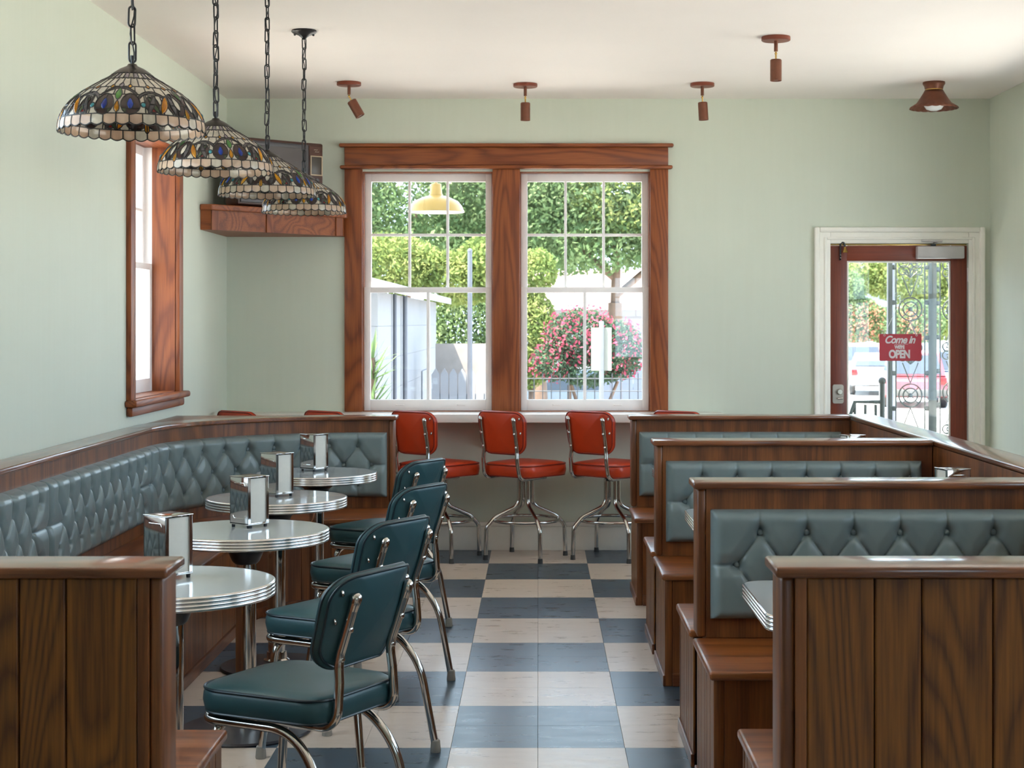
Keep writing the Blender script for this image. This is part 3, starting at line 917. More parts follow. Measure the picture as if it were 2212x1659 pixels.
out = arc_pts(RB + 0.115) + [(NX - 0.03, AC[1] + RB + 0.115)]
def band(mb, inn, out, z0, z1):
    n = len(inn)
    v = [(*p, z0) for p in inn] + [(*p, z0) for p in out] + [(*p, z1) for p in inn] + [(*p, z1) for p in out]
    f = []
    for k in range(n - 1):
        f += [[k, k + 1, n + k + 1, n + k], [2 * n + k, 3 * n + k, 3 * n + k + 1, 2 * n + k + 1], [k, 2 * n + k, 2 * n + k + 1, k + 1], [n + k, n + k + 1, 3 * n + k + 1, 3 * n + k]]
    f += [[0, n, 3 * n, 2 * n], [n - 1, 3 * n - 1, 4 * n - 1, 2 * n - 1][:1] + [2 * n + n - 1, 4 * n - 1, 2 * n - 1]]
    return mb.add(v, f)
def clipx(pts):
    return [(max(p[0], XL + 0.003), p[1]) for p in pts]
band(mbp, inn, clipx(out), 0, CAPZ - 0.025).build('curved_back', MT['booth_z'], bq, 30)
ci = [(AC[0] + (p[0] - AC[0]) * (RB - 0.02) / (RB + 0.002), AC[1] + (p[1] - AC[1]) * (RB - 0.02) / (RB + 0.002)) for p in arc_pts(RB + 0.002)] + [(NX + 0.014, AC[1] + RB - 0.02)]
co = clipx(arc_pts(RB + 0.137)) + [(NX + 0.014, AC[1] + RB + 0.137)]
o = band(MB(), ci, co, CAPZ - 0.024, CAPZ).build('curved_cap', MT['cap_x'], bq, 40)
bv = o.modifiers.new('bevel', 'BEVEL'); bv.width = 0.007; bv.segments = 3; bv.limit_method = 'ANGLE'; bv.angle_limit = 1.0
MB().prism([(XL + 0.003, AC[1] + 0.15), (XL + 0.003, AC[1] + RB + 0.135)] + [(-1.0, AC[1] + RB + 0.135)] + [(p[0], p[1]) for p in reversed(clipx(arc_pts(RB + 0.125)))][2:-3], CAPZ - 0.022, CAPZ - 0.006).build('corner_board', MT['booth_x'], bq, 0)
MB().box(NX - 0.03, NX, AC[1] + RB + 0.002, AC[1] + RB + 0.115, SEATZ, CAPZ - 0.025, 0.009, 3).build('end_post', MT['booth_z'], bq)
# seats
FR = 0.515                                             # radius of the curved bench front
XF = AC[0] - FR
MB().box(XB, XF + 0.014, 4.04, AC[1] - 0.001, SEATZ - 0.026, SEATZ, 0.008, 3).build('seat', MT['seat_y'], bq)
MB().box(XB, NX + 0.014, y1 + 0.004, 4.039, SEATZ - 0.026, SEATZ, 0.008, 3).build('seat', MT['seat_x'], bq)
si = arc_pts(FR - 0.014) + [(NX + 0.014, AC[1] + FR - 0.014)]
so = arc_pts(RB) + [(NX + 0.014, AC[1] + RB)]
o = band(MB(), si, so, SEATZ - 0.026, SEATZ).build('curved_seat', MT['seat_x'], bq, 40)
bv = o.modifiers.new('bevel', 'BEVEL'); bv.width = 0.008; bv.segments = 3; bv.limit_method = 'ANGLE'; bv.angle_limit = 1.0
# bench fronts: boards with grooves
zt = SEATZ - 0.027
MB().box(XF - 0.02, XF - 0.008, 4.03, AC[1], 0, zt).build('front_backing', MT['groove'], bq, 0)
planks(bq, 4.03, AC[1], 0.05, zt, 'x', lambda a, c, d0, d1: (XF - 0.008, XF, a, c), [0.30, 0.42, 0.36], mat='booth_z')
MB().box(XF - 0.006, XF + 0.010, 4.03, AC[1], 0, 0.05, 0.003).build('base_trim', MT['booth_y'], bq, 0)
band(MB(), arc_pts(FR + 0.008) + [(NX - 0.03, AC[1] + FR + 0.008)], arc_pts(FR + 0.02) + [(NX - 0.03, AC[1] + FR + 0.02)], 0, zt).build('front_backing', MT['groove'], bq, 30)
for k in range(5):                                     # curved boards
    a0_, a1_ = math.pi - (k + 0.01) * HP / 5, math.pi - (k + 0.99) * HP / 5
    A = [(AC[0] + FR * math.cos(a0_ + (a1_ - a0_) * q / 4), AC[1] + FR * math.sin(a0_ + (a1_ - a0_) * q / 4)) for q in range(5)]
    B = [(AC[0] + (FR + 0.008) * math.cos(a0_ + (a1_ - a0_) * q / 4), AC[1] + (FR + 0.008) * math.sin(a0_ + (a1_ - a0_) * q / 4)) for q in range(5)]
    band(MB(), A, B, 0.05, zt).build('plank', MT['booth_z'], bq, 30)
MB().box(AC[0] + 0.003, NX - 0.03, AC[1] + FR, AC[1] + FR + 0.008, 0.05, zt).build('plank', MT['booth_z'], bq, 0)
band(MB(), arc_pts(FR - 0.010) + [(NX - 0.03, AC[1] + FR - 0.010)], arc_pts(FR + 0.006) + [(NX - 0.03, AC[1] + FR + 0.006)], 0, 0.05).build('base_trim', MT['booth_x'], bq, 30)
for ya, yb in ((AC[1] + FR, AC[1] + RB), (y1 + 0.003, 4.03)):          # planked bench ends towards the aisle
    MB().box(NX - 0.03, NX - 0.008, ya + 0.002, yb, 0, zt).build('end_backing', MT['groove'], bq, 0)
    planks(bq, ya, yb, 0.045, zt, 'x', lambda a, c, d0, d1: (NX - 0.008, NX, a, c), [0.075, 0.098, 0.062, 0.11])
    MB().box(NX - 0.006, NX + 0.008, ya, yb, 0, 0.045, 0.003).build('base_trim', MT['booth_y'], bq, 0)
MB().box(XF, NX - 0.03, 4.018, 4.03, 0, zt).build('front_panel', MT['booth_z'], bq, 0)

# ------------------------------------------------------------------ counter
ct = thing('counter', 'white laminate window counter running under the double window', 'counter')
CY = 10.13
MB().box(XL + 0.002, 1.19, CY, YB - 0.001, 0.864, 0.905, 0.004).build('counter_top', MT['laminate'], ct)
MB().box(XL + 0.002, 1.19, CY - 0.002, CY + 0.02, 0.852, 0.9055, 0.003).build('front_edge', MT['laminate'], ct)
for x in (-1.5, -0.36, 0.9):
    MB().prism([(0, 0), (0.22, 0), (0, -0.20)], 0, 0.025, M=Matrix.Translation((x + 0.0125, YB - 0.002, 0.863)) @ Matrix(((0, 0, -1, 0), (-1, 0, 0, 0), (0, 1, 0, 0), (0, 0, 0, 1)))).build('bracket', MT['white_paint'], ct, 0)

# ------------------------------------------------------------------ round tables and napkin dispensers
rt = thing('round_table', '', 'table', (0, 0, 0), 0, 'round pedestal tables along the banquette')
circ = [(0.302 * math.cos(2 * math.pi * k / 72), 0.302 * math.sin(2 * math.pi * k / 72)) for k in range(72)]
table_top(rt, circ)
MB().lathe([(0.037, 0.045), (0.037, 0.665)], 28).build('column', MT['chrome'], rt, 60)
MB().lathe([(0.0, 0.692), (0.155, 0.692), (0.155, 0.686), (0.10, 0.676), (0.065, 0.655), (0.05, 0.62), (0.04, 0.61), (0.0, 0.61)], 28).build('collar', MT['black'], rt)
MB().lathe([(0.0, 0.0), (0.238, 0.0), (0.242, 0.006), (0.238, 0.013), (0.16, 0.022), (0.06, 0.032), (0.0, 0.034)], 48).build('base', MT['base_black'], rt)
MB().lathe([(0.056, 0.028), (0.056, 0.036), (0.046, 0.042), (0.043, 0.07), (0.037, 0.072)], 28).build('base_ring', MT['chrome'], rt)
TABS = [(-1.072, 4.65), (-1.067, 5.82), (-1.130, 6.89), (-1.115, 8.025)]
tl = ['round grey table nearest the front, half hidden by the planked partition', 'second round grey table from the front, its black base disc showing',
      'third round grey table from the front', 'rearmost round grey table by the curved corner of the banquette']
for i, (x, y) in enumerate(TABS):
    place(rt, i, (x, y, 0), 0, tl[i])

def dispenser():
    d = thing('napkin_dispenser', '', 'napkin dispenser', (0, 0, 0), 0, 'chrome napkin dispensers')
    a, z0, z1 = 0.050, 0.013, 0.185
    # chrome shell: front (-y) and back (+y) faces, top and bottom; napkins show at the +x and -x sides
    MB().box(-a, a, -a, -a + 0.0025, z0, z1, 0.001).build('front_plate', MT['chrome'], d)
    MB().box(-a, a, a - 0.0025, a, z0, z1, 0.001).build('rear_plate', MT['chrome'], d)
    MB().box(-a - 0.002, a + 0.002, -a - 0.002, a + 0.002, z1, z1 + 0.0035, 0.0012).build('lid', MT['chrome'], d)
    MB().box(-a, a, -a, a, z0 - 0.002, z0 + 0.006, 0.001).build('floor_plate', MT['chrome'], d)
    for s in (-1, 1):
        fr = MB()
        for q in (-1, 1):
            fr.box(min(s * (a - 0.003), s * a), max(s * (a - 0.003), s * a), q * 0.044 - 0.006, q * 0.044 + 0.006, z0, z1)
        fr.build('side_flange', MT['chrome'], d, 0)
        MB().box(min(s * (a - 0.012), s * (a - 0.004)), max(s * (a - 0.012), s * (a - 0.004)), -0.040, 0.040, z0 + 0.006, z1 - 0.004, 0.002).build('napkins', MT['paper'], d)
        # pressed outline on the chrome face
        y = s * a
        hx, zb, zu = 0.033, z0 + 0.022, z1 - 0.020
        for seg in ([(-hx + 0.008, zu), (hx - 0.006, zu), (hx, zu - 0.010)], [(-hx, zb + 0.010), (-hx + 0.007, zb), (hx - 0.007, zb), (hx, zb + 0.010)]):
            MB().tube([(p, y, z) for p, z in seg], 0.0013, 6).build('embossing', MT['chrome'], d)
    for sx in (-1, 1):
        for sy in (-1, 1):
            MB().lathe([(0, 0), (0.006, 0), (0.007, 0.012), (0, 0.012)], 10, (sx * 0.041, sy * 0.041, 0)).build('foot', MT['black'], d)
    return d
dp = dispenser()
DR = -math.radians(38)
spots = [(-1.094, 4.715, TZ), (-1.068, 5.895, TZ), (-1.136, 6.935, TZ), (-1.140, 8.110, TZ), (1.61, 6.20, TZ), (1.585, 8.05, TZ)]
dl = ['chrome napkin dispenser on the front round table, nearest the camera', 'chrome napkin dispenser on the second round table from the front',
      'chrome napkin dispenser on the third round table from the front', 'chrome napkin dispenser on the rearmost round table',
      'napkin dispenser top showing by the half wall in the middle booth', 'napkin dispenser top showing by the half wall in the rear booth']
for i, p in enumerate(spots):
    place(dp, i, p, DR if i < 4 else -DR * 0.35, dl[i])

# ------------------------------------------------------------------ chairs and stools
def cushion_outline(fw, bw, d, rf, rb, n=7):
    pts = [(-bw / 2, -d / 2, 0), (bw / 2, -d / 2, 0), (fw / 2, d / 2, 0), (-fw / 2, d / 2, 0)]
    p = fillet(pts, [rb, rb, rf, rf], n, True)
    return [(q.x, q.y) for q in p]

def seat_cushion(parent, fw, bw, d, z0, z1, mat, pipe, name='seat'):
    ol = cushion_outline(fw, bw, d, 0.09, 0.07, 9)
    cx, cy = 0.0, 0.0
    def ring(s, off, z):
        return [(p[0] * s, p[1] * s, z) for p in (offset_ring(ol, off, z) if off else [(*q, z) for q in ol])]
    h = z1 - z0
    rings = [ring(0.9, -0.01, z0), ring(1, -0.006, z0), ring(1, 0.001, z0 + h * 0.12), ring(1, 0.006, z0 + h * 0.4), ring(1, 0.004, z0 + h * 0.65), ring(1, -0.002, z0 + h * 0.80),
             ring(0.93, 0, z0 + h * 0.90), ring(0.80, 0, z0 + h * 0.96), ring(0.55, 0, z1), ring(0.25, 0, z1 + 0.002), ring(0.02, 0, z1 + 0.002)]
    s = MB().loft(rings).build(name, mat, parent, 60)
    MB().tube(offset_ring(ol, 0.001, z0 + h * 0.80), 0.0042, 8, True).build('piping', pipe, s)
    MB().tube(offset_ring(ol, -0.002, z0 + 0.004), 0.0035, 6, True).build('piping', pipe, s)
    return s

def back_panel(parent, tw, bw, hgt, z0, y0, tilt, R, mat, pipe, tf=0.026, tb=0.012, rt_=0.075, rb_=0.085):
    ol = [(q.x, q.y) for q in fillet([(-bw / 2, 0, 0), (bw / 2, 0, 0), (tw / 2, hgt, 0), (-tw / 2, hgt, 0)], [rb_, rb_, rt_, rt_], 9, True)]
    vc = hgt / 2
    def P(u, v, t):
        """u across, v up, t towards the sitter (+y)"""
        y = u * u / (2 * R) + t - 0.008 * math.cos((v / hgt - 0.5) * math.pi)
        return (u, y0 + y - math.sin(tilt) * v, z0 + math.cos(tilt) * v)
    def ring(s, t, off=0):
        return [P(p[0] * s + 0, vc + (p[1] - vc) * s, t) for p in (offset_ring(ol, off, 0) if off else ol)]
    rings = [ring(0.01, -tb), ring(0.15, -tb), ring(0.3, -tb), ring(0.45, -tb), ring(0.6, -tb), ring(0.75, -tb), ring(0.87, -tb), ring(0.955, -tb * 0.95), ring(1, -tb * 0.7, -0.002), ring(1, 0, 0.004), ring(1, tf * 0.5, 0.003), ring(0.97, tf * 0.85), ring(0.87, tf), ring(0.7, tf), ring(0.5, tf), ring(0.3, tf), ring(0.15, tf), ring(0.01, tf)]
    b = MB().loft(rings).build('backrest', mat, parent, 50)
    MB().tube(ring(0.985, -tb * 0.95), 0.0040, 8, True).build('piping', pipe, b)
    MB().tube(ring(1, tf * 0.15, 0.003), 0.0036, 8, True).build('piping', pipe, b)
    return b, P

screw_me = MB().lathe([(0, 0.0042), (0.005, 0.0040), (0.0088, 0.0022), (0.0102, 0)], 12).mesh('screw', MT['chrome'], 60)
def screw(parent, p, n=(0, -1, 0)):
    obj('screw', screw_me, parent, p, Vector(n).to_track_quat('Z', 'Y').to_euler())

def upright(parent, pts, r, P, tb, u, v_top, v_scr):
    """rear upright of a chair back: tube with a flattened, screwed upper end"""
    pp = fillet(pts, [0, 0.05, 0.07, 0.2, 0][:len(pts)], 8)
    t = MB().tube(pp, r, 12)
    e, d = Vector(pp[-1]), (Vector(pp[-1]) - Vector(pp[-2])).normalized()
    t.tube([e, e + d * 0.015, e + d * 0.032, e + d * 0.044, e + d * 0.050], [r, r * 1.08, r * 1.2, r * 0.95, r * 0.3], 12)
    o = t.build('upright', MT['chrome'], parent, 50)
    for k in v_scr:
        q = e + (Vector(pp[-2]) - e).normalized() * k if False else e - d * k
        screw(o, q + Vector((0, -r * 0.92, 0.0)), (0, -1, 0.15))
    return o

def make_chair():
    c = thing('dining_chair', '', 'chair', (0, 0, 0), 0, 'teal vinyl chairs at the round tables')
    seat_cushion(c, 0.425, 0.37, 0.415, 0.434, 0.516, MT['teal'], MT['teal_pipe'])
    bk, P = back_panel(c, 0.370, 0.335, 0.268, 0.574, -0.208, 0.32, 0.28, MT['teal'], MT['teal_pipe'])
    r = 0.0132
    zs = 0.420
    for s in (-1, 1):
        # uprights run under the seat, bend up behind it and screw to the back
        u = 0.118 * s
        pA, pB = Vector(P(u, 0.03, -0.024)), Vector(P(u * 1.02, 0.172, -0.024))
        upright(c, [(0.135 * s, 0.02, zs + 0.003), (0.135 * s, -0.226, zs + 0.003), (pA.x * 1.04, pA.y - 0.006, pA.z - 0.06), pA, pB], r, P, 0.012, u, 0.19, (0.055, 0.14))
        for (uu, vv) in ((0.148, 0.222), (0.150, 0.142)):
            screw(bk, Vector(P(uu * s, vv, -0.0125)), (-s * 0.35, -1, 0.2))
        # side rail that runs back and bends down into the rear leg
        lg = MB().tube(fillet([(0.0, 0.205, zs - 0.008), (0.178 * s, 0.205, zs - 0.008), (0.165 * s, -0.10, zs - 0.008), (0.180 * s, -0.200, zs - 0.115), (0.203 * s, -0.245, 0.030)], [0, 0.06, 0.26, 0.42, 0], 10), r, 12).build('rear_leg', MT['chrome'], c, 50)
        MB().lathe([(0, 0), (0.0175, 0), (0.0185, 0.004), (0.0155, 0.040), (0.012, 0.044), (0, 0.044)], 14, (0.204 * s, -0.248, 0)).build('foot_cap', MT['rubber'], lg)
        fl = MB().tube(fillet([(0.06 * s, 0.150, zs - 0.022), (0.150 * s, 0.165, zs - 0.022), (0.176 * s, 0.210, 0.030)], [0, 0.055, 0], 8), r, 12).build('front_leg', MT['chrome'], c, 50)
        MB().lathe([(0, 0), (0.0175, 0), (0.0185, 0.004), (0.0155, 0.040), (0.012, 0.044), (0, 0.044)], 14, (0.1765 * s, 0.2125, 0)).build('foot_cap', MT['rubber'], fl)
    MB().tube([(-0.10, 0.150, zs - 0.022), (0.10, 0.150, zs - 0.022)], r * 0.9, 10).build('stretcher', MT['chrome'], c, 50)
    MB().box(-0.15, 0.15, -0.16, 0.17, zs + 0.002, 0.436, 0.004).build('seat_board', MT['black'], c)
    return c
ch = make_chair()
CH = [(-0.660, 4.405, 61), (-0.675, 5.49, 58), (-0.680, 6.59, 60), (-0.755, 7.76, 60)]
cl = ['teal vinyl chair nearest the camera at the front round table', 'second teal vinyl chair from the front, beside the second round table',
      'third teal vinyl chair from the front, beside the third round table', 'rearmost teal vinyl chair, its back topmost of the row']
for i, (x, y, a) in enumerate(CH):
    place(ch, i, (x, y, 0), math.radians(a), cl[i])

def make_stool():
    c = thing('bar_stool', '', 'bar stool', (0, 0, 0), 0, 'red vinyl bar stools at the counter')
    seat = thing('swivel_seat', '', None); del seat['label']; seat.parent = c
    seat.rotation_euler = (0, 0, math.radians(-40))
    seat_cushion(seat, 0.420, 0.375, 0.405, 0.524, 0.616, MT['red'], MT['red_pipe'], 'cushion')
    bk, P = back_panel(seat, 0.385, 0.335, 0.265, 0.672, -0.232, 0.16, 0.42, MT['red'], MT['red_pipe'], 0.024, 0.012, 0.06, 0.08)
    r = 0.0130
    zs = 0.517
    for s in (-1, 1):
        u = 0.135 * s
        pA, pB = Vector(P(u, 0.03, -0.023)), Vector(P(u, 0.185, -0.023))
        upright(seat, [(0.145 * s, 0.02, zs), (0.145 * s, -0.225, zs), (pA.x * 1.03, pA.y - 0.006, pA.z - 0.06), pA, pB], r, P, 0.012, u, 0.19, (0.055, 0.14))
        for (uu, vv) in ((0.160, 0.225), (0.162, 0.135)):
            screw(bk, Vector(P(uu * s, vv, -0.0125)), (-s * 0.3, -1, 0.15))
    MB().tube([(-0.145, 0.02, zs), (0.145, 0.02, zs)], r, 10).build('cross_bar', MT['chrome'], seat, 50)
    for k_ in children(seat):
        k_.parent = c
        k_.rotation_euler = (0, 0, math.radians(-40))
    bpy.data.objects.remove(seat)
    MB().lathe([(0, 0.532), (0.085, 0.532), (0.085, 0.512), (0.05, 0.505), (0.05, 0.488), (0, 0.488)], 24).build('swivel_plate', MT['black'], c)
    for k in range(4):
        a = math.radians(20 + 90 * k)
        ca, sa = math.cos(a), math.sin(a)
        prof = [(0.044, 0.50), (0.044, 0.335), (0.205, 0.262), (0.262, 0.200), (0.268, 0.024)]
        l = MB().tube(fillet([(p * ca, p * sa, z) for p, z in prof], [0, 0.07, 0.12, 0.06, 0], 8), 0.0135, 12).build('leg', MT['chrome'], c, 50)
        MB().lathe([(0, 0), (0.016, 0), (0.014, 0.03), (0, 0.03)], 12, (0.268 * ca, 0.268 * sa, 0)).build('foot_cap', MT['rubber_dark'], l)
    MB().tube([(0.208 * math.cos(2 * math.pi * k / 48), 0.208 * math.sin(2 * math.pi * k / 48), 0.242) for k in range(48)], 0.0105, 10, True).build('foot_ring', MT['chrome'], c, 60)
    return c
st = make_stool()
SX = [-1.722, -1.176, -0.628, -0.080, 0.468, 1.016]
sl = ['red bar stool by the left wall, back edge showing over the banquette', 'red bar stool behind the banquette, second from the left wall',
      'red bar stool partly hidden by the banquette end and the rear chair', 'red bar stool in the middle of the row, wholly in view',
      'red bar stool beside the rear booth, third of those in full view', 'red bar stool hidden behind the rear booth, only its top edge showing']
for i, x in enumerate(SX):
    place(st, i, (x, 10.10, 0), 0, sl[i])

# ------------------------------------------------------------------ stained glass pendant lamps
AG = {
 'cream': art_glass('cream_opal_glass', srgb(196, 188, 172), srgb(228, 220, 204), 0.45),
 'tan': art_glass('rose_tan_opal_glass', srgb(204, 176, 154), srgb(232, 210, 186), 0.5, 25),
 'brown': art_glass('dark_brown_glass', srgb(46, 34, 32), srgb(74, 54, 50), 0.4),
 'slate': art_glass('slate_grey_glass', srgb(78, 72, 74), srgb(112, 106, 106), 0.4),
 'olive': art_glass('olive_green_glass', srgb(70, 84, 56), srgb(104, 116, 84), 0.45),
 'green': art_glass('green_jewel_glass', srgb(40, 104, 30), srgb(96, 160, 70), 0.55, rough=0.05),
 'amber': art_glass('amber_jewel_glass', srgb(186, 112, 10), srgb(236, 176, 30), 0.55, rough=0.05),
 'blue': art_glass('cobalt_jewel_glass', srgb(8, 38, 140), srgb(30, 82, 200), 0.5, rough=0.04),
 'turq': art_glass('turquoise_jewel_glass', srgb(40, 130, 145), srgb(90, 185, 195), 0.5, rough=0.04),
 'red': art_glass('ruby_glass', srgb(110, 16, 16), srgb(170, 50, 40), 0.6),
 'mauve': art_glass('mauve_opal_glass', srgb(150, 138, 146), srgb(178, 168, 172), 0.45),
}
LEAD = plain('lead_came', (0.03, 0.027, 0.024), 0.4, 0.6, var=0.2)
# shade profile: height above the rim in mm -> radius in mm
PH = [0, 12, 30, 50, 70, 90, 110, 130, 150, 166]
PR = [208, 209, 206, 199, 187, 170, 146, 116, 82, 54]
def shade_r(h):
    return np.interp(h, PH, PR)
PHs = np.linspace(0, 166, 400)
_k = np.convolve(np.pad(np.interp(PHs, PH, PR), 20, mode='edge'), np.ones(41) / 41, 'valid')
def shade_r(h):
    return float(np.interp(h, PHs, _k))
def piece(x, h):
    """glass piece at angle x degrees (-60..60) and height h mm above the rim -> (key, colour) or None"""
    MM = 3.45
    a, sg_ = abs(x), (1 if x >= 0 else -1)
    def E(cx, ch, rx, ry, rot=0.0, xx=None):
        dx, dy = ((a if xx is None else xx) - cx) * MM, h - ch
        c, s = math.cos(rot), math.sin(rot)
        u, v = dx * c + dy * s, -dx * s + dy * c
        return (u / rx) ** 2 + (v / ry) ** 2
    def lens(cx, ch, rx, ry, rot=0.0):
        dx, dy = (a - cx) * MM, h - ch
        c, s = math.cos(rot), math.sin(rot)
        u, v = dx * c + dy * s, -dx * s + dy * c
        return abs(u) / rx + (v / ry) ** 2
    def tear(cx, ch, rx, ry):
        dx, dy = (a - cx) * MM, h - ch
        q = dy / ry
        w = rx * (1 - 0.45 * max(0.0, q + 0.1)) if q > -0.1 else rx
        return (dx / w) ** 2 + q * q
    f = ((x + 60) / 10.0) % 1.0
    n = int((x + 60) // 10)
    if h < 8.0 * (2 * f - 1) ** 2:
        return None
    b = 60 - a
    # jewels
    if tear(0, 52, 7.6, 17) < 1: return ('amberA', 'amber')
    if lens(0, 90, 10, 20) < 1: return ('leafA', 'green')
    if tear(10.6, 62, 9.5, 17) < 1: return ('blue%d' % sg_, 'blue')
    if E(21.0, 57, 7.4, 7.4) < 1: return ('turq%d' % sg_, 'turq')
    if tear(60, 42, 7.5, 18) < 1: return ('amberB%d' % sg_, 'amber')
    if lens(60, 96, 8.0, 16) < 1: return ('leafB%d' % sg_, 'green')
    if lens(39.0, 60, 9.5, 31, -0.45) < 1: return ('amberC%d' % sg_, 'amber')
    # lobes round the blue drops
    if E(10.8, 60, 27, 31) < 1:
        if h < 47: return ('lobelow%d' % sg_, 'brown') if a > 7.5 else ('lobelow2%d' % sg_, 'olive')
        return ('lobe%d%d' % (sg_, 1 if a > 10.5 else 0), 'brown')
    # knot between drop and amber leaf
    if lens(28.5, 60, 7, 32, -0.45) < 1: return ('knotA%d%d' % (sg_, h > 60), 'slate')
    if lens(30.0, 58, 7, 32, 0.5) < 1: return ('knotB%d%d' % (sg_, h > 58), 'olive')
    if E(29, 44, 13, 8) < 1: return ('knotC%d' % sg_, 'red')
    if E(28.5, 59, 20, 25) < 1: return ('knotD%d%d' % (sg_, int(a * 2 > 57)), 'brown')
    # rings either side of the low amber drop
    if lens(52, 68, 11, 22, 0.15) < 1: return ('ringin%d' % sg_, 'cream')
    if lens(47.5, 62, 9, 29, 0.1) < 1: return ('ringleaf%d%d' % (sg_, h > 62), 'slate')
    if E(51, 65, 33, 33) < 1: return ('ring%d%d%d' % (sg_, a > 51, h > 66), 'brown')
    # arches
    q = E(30, 62, 52, 38)
    if q < 1 and q > 0.70 and h > 62: return ('arch%d%d' % (sg_, a > 30), 'slate')
    q = E(0, 70, 66, 44)
    if q < 1 and q > 0.76 and h > 86: return ('brow%d' % sg_, 'slate')
    # scallops
    if h < 32: 
        return ('scal%d' % n, 'tan' if n % 2 else 'cream' if n % 4 == 0 else 'tan')
    if h < 88:
        return ('bed%d%d' % (int((x + 60) // 7.5), h > 60 and a > 24), 'cream')
    # diamonds
    for cx in (-50, -30, -10, 10, 30, 50):
        if abs(x - cx) * MM / 8.5 + abs(h - 116) / 8.0 < 1: return ('dia%d' % cx, 'amber')
    if abs(x) * MM / 11 + abs(h - 120) / 10.0 < 1: return ('diaM', 'mauve')
    m = int((x + 60) // 10)
    if h < 116: return ('rowC%d' % (int((x + 65) // 10) % 12), 'cream')
    ff = ((x + 60) / 10) % 1.0
    if h < 146 + 3 * (2 * ff - 1) ** 2: return ('rowB%d' % m, 'cream')
    n2 = int((x + 65) // 10) % 12
    return ('rowA%d' % n2, 'cream' if n2 % 2 else 'mauve')

